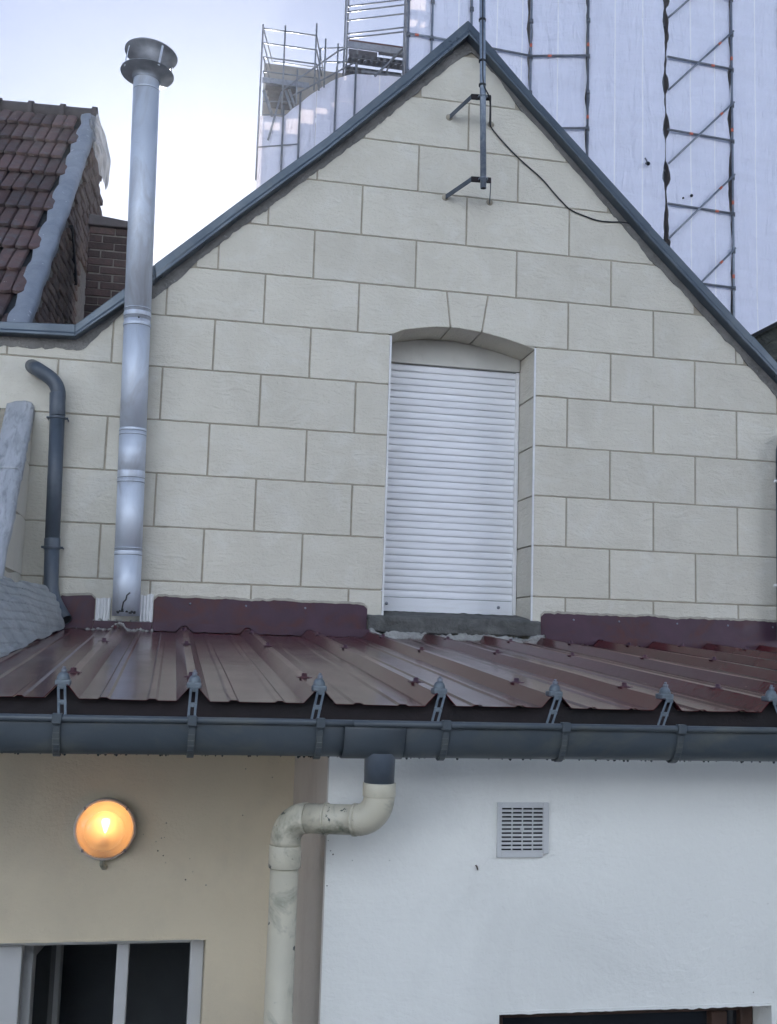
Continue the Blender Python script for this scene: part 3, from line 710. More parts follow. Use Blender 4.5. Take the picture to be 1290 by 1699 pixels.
# open leaf swung into the room
lf = thing('open_leaf', '', '', (pxX(36, YF+.07), YF+.075, lw1.z-1.1)); del lf['label'], lf['category']; wlc = Vector(lf.location); lf.parent = lw; lf.location = wlc-Vector(lw.location)
h0 = Vector((pxX(40, YF+.08), YF+.08, 0)); hdv = Vector((cos(radians(83)), sin(radians(83)), 0)); L = .5
zt_, zb_ = lw1.z-.05, lw1.z-1.12
for a, b_ in ((0, .05), (L-.05, L)):
    p = h0+hdv*(a+b_)/2; MB().bar((p.x, p.y, zb_), (p.x, p.y, zt_), .05, .045, up=(hdv.y, -hdv.x, 0)).build('stile', M_pvc, lf, bevel=.004)
p, q = h0+hdv*.05, h0+hdv*(L-.05)
for z in (zt_-.025, zb_+.025): MB().bar((p.x, p.y, z), (q.x, q.y, z), .045, .05).build('rail', M_pvc, lf, bevel=.004)
MB().bar((p.x, p.y, (zt_+zb_)/2), (q.x, q.y, (zt_+zb_)/2), .008, zt_-zb_-.1).build('pane', M_glass, lf)
b = MB(); b.box((-2.4, YL+1.6, GROUND), (1.2, YL+1.65, -.2)); b.box((-2.45, YL+.3, GROUND), (-2.4, YL+1.6, -.2)); b.box((1.2, YL+.3, GROUND), (1.25, YL+1.6, -.2)); b.box((-2.4, YL+.3, -.6), (1.2, YL+1.6, -.55)); b.box((-2.4, YL+.28, GROUND+.01), (1.2, YL+1.6, GROUND+.05))
b.build('room_shell', M_room, lw)
MB().tube([(-1.5, YL+1.2, lw1.z-.17), (.2, YL+1.2, lw1.z-.17)], .012, 8).build('curtain_rod', M_dark, lw)
for i in range(5):
    x = -1.05+i*.09; MB().bar((x, YL+1.1, GROUND+.1), (x, YL+1.1, -.65), .055, .03, up=(0, 1, 0)).build('curtain_fold', M_room, lw)

# ------------------------------------------------------------------ vent grille
v0 = at(825, 1331, Y=YW); v1 = at(909, 1422, Y=YW)
vg = thing('vent_grille', 'small square white plastic vent grille on the white wall', 'vent', ((v0.x+v1.x)/2, YW, v1.z))
x0, x1, z0, z1 = v0.x, v1.x, v1.z, v0.z; bw = .013
sx0, sx1, sz0, sz1 = x0+bw, x1-bw-.004, z0+bw+.002, z1-bw
b = MB(); b.box((x0, YW-.009, z0), (sx0, YW-.001, z1)); b.box((sx1, YW-.009, z0+.01), (x1, YW-.001, z1)); b.box((sx0, YW-.009, sz1), (sx1, YW-.001, z1)); b.box((sx0, YW-.009, z0), (sx1, YW-.001, sz0))
b.build('frame', M_pvc, vg, bevel=.0015)
MB().box((sx0, YW-.0030, sz0), (sx1, YW-.001, sz1)).build('dark_back', M_dark, vg)
nS2 = 11; ph = (sz1-sz0)/nS2; b = MB()
for i in range(nS2+1):
    z = sz0+i*ph; b.add([(sx0, YW-.009, z-.0016), (sx1, YW-.009, z-.0016), (sx1, YW-.0035, z+.0022), (sx0, YW-.0035, z+.0022), (sx0, YW-.009, z+.0008), (sx1, YW-.009, z+.0008), (sx1, YW-.0035, z+.0042), (sx0, YW-.0035, z+.0042)],
          [(0, 1, 2, 3), (4, 7, 6, 5), (0, 4, 5, 1), (3, 2, 6, 7), (0, 3, 7, 4), (1, 5, 6, 2)])
for k in (1, 2, 3):
    x = lerp(sx0, sx1, k/4); b.box((x-.0012, YW-.0092, sz0), (x+.0012, YW-.0035, sz1))
o = b.build('louvres', M_pvc, vg); o['kind'] = 'stuff'
zc = (sz0+sz1)/2; MB().box(((sx0+sx1)/2-.006, YW-.011, zc-.0055), ((sx0+sx1)/2+.004, YW-.004, zc+.0055)).build('centre_knob', M_pvc, vg, bevel=.001)

# ------------------------------------------------------------------ bulkhead lamp
lc = at(175, 1374, Y=YL)
bl = thing('wall_lamp', 'lit round bulkhead lamp with ribbed glass on the cream wall', 'lamp', tuple(lc))
MB().lathe(lc, [(.0001, .002), (.096, .002), (.099, .012), (.099, .026), (.097, .031), (.090, .033), (.089, .024)], 48, 'y').build('base_ring', mat('lamp_ring', (.70, .66, .62), (.50, .46, .43), .5), bl)
def glassmat(clear):
    m = bpy.data.materials.new('ribbed_lamp_glass'); m.use_nodes = True
    n = m.node_tree.nodes; l = m.node_tree.links; n.remove(n['Principled BSDF'])
    t = n.new('ShaderNodeBsdfTranslucent'); t.inputs[0].default_value = (.85, .64, .48, 1)
    d = n.new('ShaderNodeBsdfDiffuse'); d.inputs[0].default_value = (.55, .50, .46, 1)
    tr = n.new('ShaderNodeBsdfTransparent'); tr.inputs[0].default_value = (.95, .80, .62, 1)
    gl = n.new('ShaderNodeBsdfGlossy'); gl.inputs['Roughness'].default_value = .12
    a = n.new('ShaderNodeMixShader'); a.inputs[0].default_value = .22; l.new(t.outputs[0], a.inputs[1]); l.new(d.outputs[0], a.inputs[2])
    b = n.new('ShaderNodeMixShader'); b.inputs[0].default_value = clear; l.new(a.outputs[0], b.inputs[1]); l.new(tr.outputs[0], b.inputs[2])
    c = n.new('ShaderNodeMixShader'); c.inputs[0].default_value = .07; l.new(b.outputs[0], c.inputs[1]); l.new(gl.outputs[0], c.inputs[2])
    l.new(c.outputs[0], n['Material Output'].inputs[0]); return m
MB().lathe(lc, [(.088, .030), (.087, .042), (.082, .055), (.072, .064), (.063, .066)], 112, 'y', flute=(1, 2, 3), fl=.022).build('ribbed_rim', glassmat(.32), bl)
MB().lathe(lc, [(.063, .066), (.061, .070), (.045, .076), (.020, .079), (.0001, .080)], 48, 'y').build('clear_lens', glassmat(.62), bl)
MB().lathe(lc, [(.0001, .006), (.088, .006)], 32, 'y').build('reflector', M_bead, bl)
em = bpy.data.materials.new('glowing_bulb'); em.use_nodes = True
b = em.node_tree.nodes['Principled BSDF']; b.inputs['Base Color'].default_value = (1, .8, .5, 1); b.inputs['Emission Color'].default_value = (1, .50, .13, 1); b.inputs['Emission Strength'].default_value = 7
MB().lathe(lc+Vector((.003, 0, 0)), [(.0001, .0)], 3, 'y')
m = MB(); c = lc+Vector((.002, -.042, .016)); m.lathe(c, [(.0001, -.028), (.005, -.020), (.010, -.004), (.014, .010), (.011, .019), (.0001, .022)], 16); m.build('bulb', em, bl)
m = MB(); m.lathe(lc+Vector((.002, -.040, -.05)), [(.0001, .0), (.014, .0), (.014, .03), (.010, .034)], 16); m.build('bulb_holder', M_bead, bl)
for k in range(4):
    a = pi/4+k*pi/2; MB().box((lc.x+.094*cos(a)-.004, YL-.034, lc.z+.094*sin(a)-.005), (lc.x+.094*cos(a)+.004, YL-.028, lc.z+.094*sin(a)+.005)).build('clip', M_steeldark, bl)
p = lc+Vector((-.002, 0, -.099)); MB().tube([p+Vector((0, -.014, .006)), p+Vector((0, -.014, -.016)), p+Vector((.004, -.010, -.024)), p+Vector((.008, .0, -.026))], .009, 12).build('conduit_stub', M_whpipe, bl)
ll = bpy.data.lights.new('bulb_light', 'POINT'); ll.energy = .052; ll.color = (1, .76, .52); ll.shadow_soft_size = .02
lo = bpy.data.objects.new('bulb_light', ll); COL.objects.link(lo); lo.parent = bl; lo.location = Vector((.002, -.050, .020))

# ------------------------------------------------------------------ steel flue
YFL = DW-.11
fb, ft = at(209, 1018, Y=YFL), at(243.5, 130, Y=YFL)
fl = thing('flue_pipe', 'shiny stainless steel flue with a round cowl rising past the roof edge', 'flue', tuple(fb))
fd = (ft-fb).normalized(); FL = (ft-fb).length
def onf(py): 
    t = (1018-py)/(1018-130); return at(lerp(209, 243.5, t), py, Y=YFL)
RF = .0715
brks = [1022, 918, 794, 716, 532, 133]
for i, (a, b_) in enumerate(zip(brks, brks[1:])):
    pa, pb = onf(a), onf(b_); MB().tube([pa, pb], RF-.0006*(i % 2), 40).build('flue_section', M_steel, fl)
for py, hh, dr in [(918, .010, .0012), (910, .002, .002), (800, .003, .0015), (788, .018, .0012), (722, .002, .0015), (714, .006, .0015), (540, .008, .003), (523, .012, .0022), (514, .002, .0025), (150, .004, .001)]:
    p = onf(py); MB().tube([p-fd*hh, p+fd*hh], RF+dr, 40).build('joint_band', M_steel, fl, bevel=.001)
    MB().tube([p-fd*(hh+.0022), p-fd*hh], RF+.0006, 40, caps=False).build('joint_seam', M_gpipe, fl)
p = onf(532); MB().lathe(p+Vector((.01, -RF-.001, 0)), [(.0001, .003), (.004, .003), (.005, 0)], 10, 'y').build('rivet', M_dark, fl)
tp = onf(133)
def tilt(mb, c, ax):
    q = Vector((0, 0, 1)).rotation_difference(ax)
    mb.v = [c+(q @ (v-c)) for v in mb.v]; return mb
cax = (fd+Vector((.10, -.10, 0))).normalized()
m = MB(); m.lathe(tp, [(.074, -.012), (.076, .002), (.090, .018), (.146, .036), (.148, .039), (.143, .040), (.086, .024), (.066, .012)], 44); tilt(m, tp, fd+Vector((.06, .07, 0))); m.build('lower_cowl_disc', M_steeldark, fl)
m = MB(); m.lathe(tp, [(.0001, .108), (.060, .118), (.100, .138), (.146, .160), (.148, .165), (.120, .178), (.06, .190), (.0001, .194)], 44); tilt(m, tp, fd+Vector((.12, .09, 0))); m.build('rain_cap', M_steeldark, fl)
for k in range(4):
    a = .5+k*pi/2; q = Vector((.136*cos(a), .136*sin(a), 0)); s1 = tp+q+Vector((0, 0, .034)); s2 = tp+q+Vector((.016, .014, .162)); MB().bar(s1, s2, .012, .003, up=(cos(a), sin(a), 0)).build('stay', M_steel, fl)
m = MB(); m.tube([onf(1013)+Vector((-.02, -.071, -.01)), onf(1000)+Vector((-.012, -.0725, 0)), onf(996)+Vector((.0, -.0725, 0)), onf(990)+Vector((.004, -.0725, .004)), onf(986)+Vector((.02, -.068, .006))], .004, 6)
for i in range(14): 
    a = random.uniform(-.7, .7)-pi/2; m.lathe(onf(1018)+Vector((RF*cos(a), RF*sin(a), random.uniform(0, .02))), [(.006, -.004), (.007, .002), (.0001, .006)], 5)
m.build('tar_smear', M_cable, fl)

# ------------------------------------------------------------------ grey wall pipes
YG = DW-.075
def bend(pts, n=6):
    """smooth a polyline of (point, radius)"""
    out = [pts[0][0]]
    for (a, _), (b_, r), (c_, _) in zip(pts, pts[1:], pts[2:]):
        u = (a-b_).normalized(); w_ = (c_-b_).normalized(); p, q = b_+u*r, b_+w_*r
        for i in range(n+1):
            t = i/n; out.append(p*(1-t)**2+b_*2*t*(1-t)+q*t*t)
    out.append(pts[-1][0]); return out
gp = thing('drain_pipe', 'bent slate grey plastic pipe on the left end of the gable wall', 'pipe', tuple(at(92, 1010, Y=YG)))
W = lambda x, y, Y=YG: at(x, y, Y=Y)
RG = .0385
path = bend([(W(50, 606, DW+.05), 0), (W(62, 612, YG-.0), .03), (W(98, 636), .07), (W(95, 690), 0)])
MB().tube(path, RG, 24).build('top_elbow', M_gpipe, gp)
MB().tube([W(95.5, 652), W(95.3, 690)], RG+.003, 24).build('socket', M_gpipe, gp, bevel=.002)
MB().tube([W(95.3, 688), W(86.5, 905)], RG, 24).build('pipe_run', M_gpipe, gp)
MB().tube([W(86.9, 893), W(86.6, 912)], RG+.003, 24).build('socket', M_gpipe, gp, bevel=.002)
path = bend([(W(86.5, 905), 0), (W(84, 990), .08), (W(108, 1030, YG-.08), 0)])
MB().tube(path, RG, 24, caps=False).build('foot_elbow', M_gpipe, gp, solid=.003)
p1, p2 = path[-2], path[-1]; MB().tube([lerp(p1, p2, .93), lerp(p1, p2, .97)], RG-.004, 24).build('dark_mouth', M_dark, gp)
for py in (693, 908):
    c = W(lerp(95.3, 86.5, (py-688)/217), py)
    b_ = MB(); b_.tube([c-Vector((0, 0, .006)), c+Vector((0, 0, .006))], RG+.005, 24)
    for s in (-1, 1): b_.box((c.x+s*(RG+.003)-.014, c.y+.004, c.z-.006), (c.x+s*(RG+.003)+.014, c.y+.010, c.z+.006)); b_.tube([(c.x+s*(RG+.013), c.y-.008, c.z), (c.x+s*(RG+.013), DW, c.z)], .004, 8)
    b_.build('pipe_clip', M_gpipe, gp, bevel=.001)
gp2 = thing('drain_pipe', 'grey downpipe with pale screws at the right edge, beside the gable blocks', 'pipe', tuple(at(1299, 1060, Y=YG)))
path = bend([(W(1330, 712, DW+.03), 0), (W(1299, 735, YG), .07), (W(1299, 800), 0)])
MB().tube(path, RG, 24).build('top_elbow', M_gpipe, gp2)
MB().tube([W(1299, 795), W(1301, 1062)], RG, 24).build('pipe_run', M_gpipe, gp2)
for py in (799, 972):
    c = W(1299.5, py); b_ = MB(); b_.tube([c-Vector((0, 0, .006)), c+Vector((0, 0, .006))], RG+.005, 24); b_.build('pipe_clip', M_gpipe, gp2, bevel=.001)
    MB().tube([c+Vector((-RG-.016, .002, 0)), c+Vector((-RG-.001, .002, 0))], .010, 10).build('screw', M_bead, gp2, bevel=.002)

# ------------------------------------------------------------------ antenna mast and cable
YM = DW-.24
am = thing('antenna_mast', 'thin galvanised mast held in front of the gable peak by two brackets', 'mast', tuple(at(803, 305, Y=YM)))
pb, pt = at(802.5, 312, Y=YM), at(800, -160, Y=YM)
MB().tube([pb, pt], .0175, 20).build('pole', M_galv, am)
MB().tube([pb-Vector((0, 0, .001)), pb+Vector((0, 0, .004))], .0145, 16).build('hollow_end', M_dark, am)
def bracket(cy, lw_, rw_, cl_):
    br = thing('wall_bracket', '', '', tuple(at(801, cy, Y=YM+.02))); del br['label'], br['category']; wlc = Vector(br.location); br.parent = am; br.location = wlc-Vector(am.location)
    q0 = at(*lw_, Y=DW-.002); q1 = at(*cl_, Y=YM+.022); q2 = at(815, cl_[1]+2, Y=YM+.022); q3 = at(*rw_, Y=DW-.002)
    b_ = MB(); b_.bar(q0, q1, .005, .030); b_.build('arm', M_gpipe, br, bevel=.0012, seg=1)
    MB().bar(q1+Vector((-.003, 0, 0)), q2, .012, .032).build('clamp_plate', M_fascia, br, bevel=.002, seg=1)
    MB().bar(q2, q3, .005, .028).build('arm', M_gpipe, br, bevel=.0012, seg=1)
    c = Vector((pb.x+(pt.x-pb.x)*((q1.z-pb.z)/(pt.z-pb.z)), YM, q1.z+.0)); b_ = MB()
    b_.tube([c+Vector((.024*cos(a), .024*sin(a), 0)) for a in [pi+pi*i/10 for i in range(11)]], .0035, 8)
    for s in (-1, 1): b_.tube([c+Vector((s*.024, 0, 0)), c+Vector((s*.024, .036, 0))], .0035, 8); b_.tube([c+Vector((s*.024, .030, 0)), c+Vector((s*.024, .042, 0))], .008, 6)
    b_.build('u_bolt', M_galv, br)
    for q in (q0, q3):
        MB().lathe((q.x, DW, q.z), [(.022, .0), (.017, .006), (.009, .010), (.0001, .011)], 9, 'y').build('mortar_patch', M_joint, br)
bracket(158, (746, 194), (815, 206), (783, 160))
bracket(297, (739, 327), (813, 335), (783, 297))
cb = MB(); cp = [at(801.5, y, Y=YM-.021) for y in (-160, -20, 60, 105, 130)]+[at(804, 145, Y=YM-.02), at(812, 158, Y=YM-.008), at(814, 170, Y=YM+.03), at(813.5, 190, Y=DW-.09), at(813, 206, Y=DW-.010), at(816, 212, Y=DW-.007)]
for x, y in [(826, 225), (845, 246), (862, 263), (880, 279), (900, 296), (918, 318), (935, 337), (948, 349), (970, 358), (992, 366), (1012, 368), (1035, 368), (1052, 372)]: cp.append(at(x, y, Y=DW-.007))
cp += [at(1062, 376, Y=DW-.03), at(1070, 379, Y=DW-.05)]
def chaikin(p):
    for _ in range(2):
        q = [p[0]]
        for a, b_ in zip(p, p[1:]): q += [a*.75+b_*.25, a*.25+b_*.75]
        p = q+[p[-1]]
    return p
cb.tube(chaikin(cp), .0042, 8); o = cb.build('antenna_cable', M_cable); tag(o, 'black cable running down the mast and sagging across the gable blocks', 'cable')
for y in (101, 141, 33):
    c = at(800.8, y, Y=YM); MB().tube([c-Vector((0, 0, .006)), c+Vector((0, 0, .006))], .0215, 16).build('cable_tie', M_cable, am)

# ------------------------------------------------------------------ side wall at the left with painted flashing
XS = at(36, 957, Y=DW).x
sw = thing('side_wall', 'sloping side wall at the left edge topped with silvery painted felt', 'wall', (XS-.15, 5.5, GROUND))
pt_, pb_ = at(52, 672, X=XS), at(3, 953, X=XS)
pt_.y = DW-.0; Yb = pb_.y; slope = (pt_.z-pb_.z)/(pt_.y-pb_.y)
ys = [DW, Yb, Yb-.6]; zs = [pt_.z, pb_.z, pb_.z-slope*.6+.2]
b = MB()
prev = None
ysn = [DW-.001-i*.1 for i in range(12)]
def side(X0, X1, ya, yb, dz=0.0):
    return [(X0, ya), (X1, yb)]
zs_ = lambda y: pt_.z-slope*(DW-y)
joints = [.327, .622, .916, 1.212, 1.511]
def yz_prism(poly, x0, x1):
    m = MB(); n = len(poly); m.add([(x, y, z) for x in (x0, x1) for y, z in poly], [tuple(range(n)), tuple(range(2*n-1, n-1, -1))]+[(k, n+k, n+(k+1) % n, (k+1) % n) for k in range(n)]); return m
Y2 = max(DW-1.4, DW-(pt_.z+.5)/slope)
yz_prism([(DW-.001, GROUND), (DW-.001, pt_.z-.01), (Y2, max(zs_(Y2), -.5)-.01), (Y2, GROUND)], XS-.25, XS-.006).build('joint_mortar', M_joint, sw)
zj = [-.2]+joints+[1.8]
for z0, z1 in zip(zj, zj[1:]):
    # courses step like the gable's, clipped by the slope
    ya = DW-.004; poly = []
    n = 14; up = []; lo_ = []
    for i in range(n+1):
        y = ya-(1.38)*i/n; t = min(z1-.005+.01*sin(i), zs_(y)-.012); bz = z0+.005
        if t-bz > .01: up.append((y, t)); lo_.append((y, bz))
    if len(up) > 1: yz_prism(lo_+up[::-1], XS-.02, XS).build('block', M_block, sw, bevel=.002, seg=1)
# painted felt capping pieces
def cap(ya, yb, wob, name, lift):
    def P(u, v):
        y = lerp(ya, yb, v); z = zs_(y)+.02+lift
        prof_ = [(.006, -.05), (.002, -.01), (-.012, .012), (-.05, .020), (-.10, .012), (-.14, -.004)]
        f = u*(len(prof_)-1); i = min(int(f), len(prof_)-2); t = f-i
        dx = lerp(prof_[i][0], prof_[i+1][0], t); dz = lerp(prof_[i][1], prof_[i+1][1], t)
        return (XS+dx+.010*fn(v*9, 2, wob)*(1-u)+.004*fn(v*30, u*3, wob), y, z+dz+.006*fn(u*4, v*5, wob))
    return MB().grid(P, 16, 40).build(name, M_alu, sw, solid=.006)
ymid = at(36, 775, X=XS).y
cap(DW-.002, ymid-.01, 1, 'felt_cap', .008); cap(ymid+.01, DW-1.35, 4, 'felt_cap', 0)
# slates left of the capping
for r in range(9):
    for c in range(3):
        y0 = DW-.03-r*.15; z = zs_(y0); X0 = XS-.17-c*.2
        m = MB(); m.add([(X0, y0+.05, zs_(y0+.05)-.01), (X0-.195, y0+.05, zs_(y0+.05)-.01), (X0-.195, y0-.16, zs_(y0-.16)+.012), (X0, y0-.16, zs_(y0-.16)+.012)], [(0, 1, 2, 3)])
        m.build('slate', M_slate, sw, solid=.006)
# felt drape at the foot
c00 = at(-12, 958, Y=5.15); c10 = at(78, 975, Y=DW-.06); c11 = on_roof(106, 1042, .006); c01 = on_roof(-20, 1104, .006)
def feltP(u, v):
    p = lerp(lerp(c00, c10, u), lerp(c01, c11, u), v)
    bul = sin(pi*min(1, v*1.1))*.05*(1-.4*u)
    p = p+Vector((.02*sin(pi*v)*u, -bul*.6, bul*.4+.012*fn(u*4, v*5)+.007*fn(u*12, v*12)))
    rg = .010 if int((p.z*52+u*1.5+.6*fn(u*3, v*2))) % 2 == 0 else 0
    ed = .02*fn(u*9, 3)*(v > .9)
    return p+Vector((0, -rg, rg*.5+ed*.3))
fe = MB().grid(feltP, 60, 130, smooth=False).build('felt_flashing', M_felt, None, solid=.006); tag(fe, 'grey wrinkled felt draped from the left side wall onto the maroon roof', 'flashing')

# ------------------------------------------------------------------ tiled neighbour house
YN = 10.5
nh = thing('tiled_house', 'neighbouring house with a worn red tiled roof and brick side, upper left', 'house', (-1.5, 9.5, GROUND))
T = at(160, 197, Y=10.5); B = at(45, 532, Y=8.0)
e1 = Vector((cos(radians(-3.1)), sin(radians(-3.1)), 0)); nh_ = Vector((-e1.y, e1.x, 0))
dv = T-B; run = dv.dot(nh_); s_ = (nh_*run+Vector((0, 0, dv.z))).normalized(); nrm = e1.cross(s_).normalized()
SL = sqrt(run*run+dv.z*dv.z); shift = dv.dot(e1)
gau, tw = SL/11.0, .205
def rmat(o, du=0.0, tl_=.045):
    s2 = (s_*cos(tl_)-nrm*sin(tl_)*-1*-1).normalized() if False else s_
    return Matrix(((e1.x, s_.x, nrm.x, o.x), (e1.y, s_.y, nrm.y, o.y), (e1.z, s_.z, nrm.z, o.z), (0, 0, 0, 1)))
# one tile: two low rolls, scalloped tail, raised at the tail so courses overlap
m = MB(); nu, nv = 21, 4
def tprof(u):
    w_ = (u*2) % 1.0
    return .020*max(0, sin(pi*w_))**.55-(.012 if w_ < .05 or w_ > .95 else 0)
vs = []
for j in range(nv):
    v = j/(nv-1)
    for i in range(nu):
        u = i/(nu-1); w_ = (u*2) % 1.0
        tail = -.055*max(0, sin(pi*w_))**.6 if j == 0 else 0
        vs.append((u*tw-.001 if u < .5 else u*tw-.004, v*(gau+.05)-.0+tail, .046*(1-v)+tprof(u)*(1-.2*v)))
fs = [(j*nu+i, j*nu+i+1, (j+1)*nu+i+1, (j+1)*nu+i) for j in range(nv-1) for i in range(nu-1)]
k = len(vs); vs += [(x, y, z-.026) for x, y, z in vs[:nu]]; fs += [(i, k+i, k+i+1, i+1) for i in range(nu-1)]
m.add(vs, fs); tile = m.build('tile', M_tile, nh, local=True); tme = tile
first = True
for r in range(-3, 11):
    sh = shift*(r/11.0); nC = 10
    for c in range(nC):
        o_ = B+e1*(sh-.06-(c+1)*tw+random.uniform(-.004, .004)-(.0 if r % 2 else .1))+s_*(r*gau+random.uniform(-.006, .006))+nrm*random.uniform(0, .006)
        Mx = rmat(o_) @ Matrix.Rotation(random.uniform(-.02, .02), 4, 'Z') @ Matrix.Rotation(random.uniform(-.02, .015), 4, 'X')
        if first: tile.matrix_local = Matrix.Translation(-world_loc(nh)) @ Mx; first = False
        else: inst(tme, nh, Mx)
# ridge tiles
for c in range(7):
    a = T-e1*(.30*c)*1.0+Vector((0, .02, .02)); b_ = a-e1*.33
    m = MB(); m.tube([a+e1*.005, a-e1*.04, a-e1*.045, b_], .085, 14, rs=[.105, .105, .086, .084]); m.build('ridge_tile', M_ridge, nh)
# roof decks and body
deck = MB(); qa = B-s_*1.6; L_ = 2.6
far = Vector((0, 2.9, 0)); 
Tq = T
def q4(a, b_, c, d, m_, name, par, solid=.05): return MB().add([a, b_, c, d], [(0, 1, 2, 3)]).build(name, m_, par, solid=solid)
q4(qa-e1*L_, qa-e1*.05, Tq-e1*.05-nrm*.02, Tq-e1*L_-nrm*.02, M_slate, 'roof_deck', nh, .03)
bk = T+nh_*2.6-Vector((0, 0, 2.8))
q4(T-e1*L_, T-e1*.02, bk-e1*.02, bk-e1*L_, M_slate, 'rear_slope', nh, .05)
# lead verge
def vergeP(u, v):
    p = lerp(B-s_*.9, T+s_*.02, v); wv = .016*abs(sin(v*pi*(11+2.7)))+.022*fn(v*19, 4)
    return p+e1*(lerp(-.11-wv*.9, .035, u)+ .012*fn(v*22, u*3, 2))+nrm*(.035+.02*sin(u*pi)+.014*abs(sin(v*pi*13.7))*(1-u)-(.05 if u > .97 else 0))
MB().grid(vergeP, 12, 150).build('lead_verge', M_lead, nh, solid=.004)
# brick gable side
gb_top = T-Vector((0, 0, .02)); sidex = e1*.02
yback = at(150, 400, X=T.x).y
def planeat(px, py, p0, n_):
    v = ray(px, py); return v*(p0.dot(n_)/v.dot(n_))
ge = dv.copy(); gn = ge.cross(Vector((0, 0, 1))).normalized()      # vertical plane that holds the verge
gdir = Vector((ge.x, ge.y, 0)).normalized(); glen = Vector((ge.x, ge.y, 0)).length
pbk = planeat(150, 420, B, gn); backl = (pbk-B).dot(gdir)
pbk2 = planeat(172, 300, B, gn); backl2 = (pbk2-B).dot(gdir)
backl2 = max(backl2, glen)+.25
def gp_(s, z): return B+gdir*s+Vector((0, 0, z-B.z))
gz = lambda s: B.z+dv.z*(s/glen) if s < glen else T.z-(s-glen)*1.0
mm = MB(); poly = [gp_(-1.2, GROUND), gp_(-1.2, gz(-1.2)-.03), gp_(glen, gz(glen)-.03), gp_(backl2, gz(backl2)-.03), gp_(backl2, 2.0), gp_(backl2, GROUND)]
off = gn*(-1 if gn.x > 0 else 1)*.12
nn = len(poly); mm.add(poly+[p+off for p in poly], [tuple(range(nn)), tuple(range(2*nn-1, nn-1, -1))]+[(k, (k+1) % nn, nn+(k+1) % nn, nn+k) for k in range(nn)])
mm.build('side_wall_core', M_brickm, nh)
# weathered bricks of the gable side, in level courses
outn = -off.normalized(); cnt = 0
bk1 = MB().box((0, 0, -.03), (.212, .058, .022)).build('brick', M_oldbrick, nh, bevel=.006, seg=1, local=True); fs_ = True
zt0 = 2.36
for r in range(60):
    z = zt0+r*.070
    sd = -.4-(.11 if r % 2 else 0)
    while sd < backl2-.05:
        if gz(sd)-.10 > z and sd > -.35 and cnt < 299 and z < gz(sd+.15)-.06 and not (gp_(sd, z).y > 9.95 and z < at(190, 366, Y=9.2).z-.1):
            p = gp_(sd, z); rr = random.uniform(-.004, .012)
            Rm = Matrix(((gdir.x, 0, outn.x, p.x+outn.x*rr), (gdir.y, 0, outn.y, p.y+outn.y*rr), (0, 1, outn.z, p.z), (0, 0, 0, 1))) @ Matrix.Rotation(random.uniform(-.02, .02), 4, 'Z') @ Matrix.Rotation(random.uniform(-.04, .04), 4, 'Y')
            if fs_: bk1.matrix_local = Matrix.Translation(-world_loc(nh)) @ Rm; fs_ = False
            else: inst(bk1, nh, Rm)
            cnt += 1
        sd += .224
# timber board and dark batten on the side
q0, q1 = planeat(112, 375, B, gn)+outn*.03, planeat(120, 470, B, gn)+outn*.03
MB().bar(q0, q1, .05, .03, up=outn).build('hanging_batten', M_dark, nh)
# house body
hb = MB(); p = [B-s_*1.5]; bx0 = B-e1*2.6
hb.box((-4.2, B.y-.9, GROUND), (B.x-.12, T.y+1.4, 1.2)); hb.build('house_body', M_brickm, nh)
# torn plastic
def plP(u, v):
    top = lerp(at(148, 204, Y=10.3), at(164, 200, Y=10.3), u); bot = lerp(at(158, 262, Y=10.3), at(172, 322, Y=10.3), u)
    p = lerp(top, bot, v); sw_ = sin(pi*min(1, v*.9))*.07*u
    return p+Vector((sw_*1.2+.02*fn(u*3, v*4), -.10+.07*fn(u*3+2, v*4, 1)+.03*fn(u*9, v*8), .0+.03*fn(u*5, v*2, 4)))
pl = MB().grid(plP, 26, 34).build('plastic_sheet', M_plastic); tag(pl, 'torn pale plastic sheet flapping from the verge of the tiled roof', 'sheeting')

# ------------------------------------------------------------------ brick chimney stub between the houses
YBk = 9.2
bw_ = thing('brick_wall', 'dark old brick wall showing between the tiled house and the flue', 'wall', tuple(at(190, 520, Y=YBk)))
bl_, br_ = at(146, 450, Y=YBk).x, at(300, 450, Y=YBk).x
zt1, zt2 = at(152, 357, Y=YBk).z, at(212, 368, Y=YBk).z
br_ = at(232, 450, Y=YBk).x
MB().box((bl_, YBk+.008, GROUND), (br_, YBk+.5, zt2-.07)).build('mortar_core', M_brickm, bw_)
bk0 = MB().box((0, 0, 0), (.208, .06, .058)).build('brick', M_brick, bw_, bevel=.004, seg=1, local=True); f0 = True
nr = 22
for r in range(nr):
    z = zt2-.13-r*.068; x = bl_-.01; half = r % 2 == 1
    while x < br_-.05:
        hs = .5 if half else 1
        Mx = Matrix.Translation((x+random.uniform(-.004, .004), YBk-.004+random.uniform(-.006, .005), z+random.uniform(-.003, .003))) @ Matrix.Rotation(random.uniform(-.012, .012), 4, 'Y') @ Matrix.Diagonal((hs*(.98 if half else 1), 1, 1, 1))
        if f0: bk0.matrix_local = Matrix.Translation(-world_loc(bw_)) @ Mx; f0 = False
        else: inst(bk0, bw_, Mx)
        x += .112 if half else .218
        half = False
m = MB(); m.add([(bl_-.02, YBk-.05, zt2-.07), (br_, YBk-.05, zt2-.07), (br_, YBk+.52, zt2-.07), (bl_-.02, YBk+.52, zt2-.07), (bl_-.02, YBk-.05, zt1+.0), (br_, YBk-.05, zt2-.02), (br_, YBk+.52, zt2-.02), (bl_-.02, YBk+.52, zt1)],
      [(0, 1, 2, 3), (4, 7, 6, 5), (0, 4, 5, 1), (1, 5, 6, 2), (2, 6, 7, 3), (3, 7, 4, 0)]); m.build('coping_stone', M_ridge, bw_, bevel=.01)

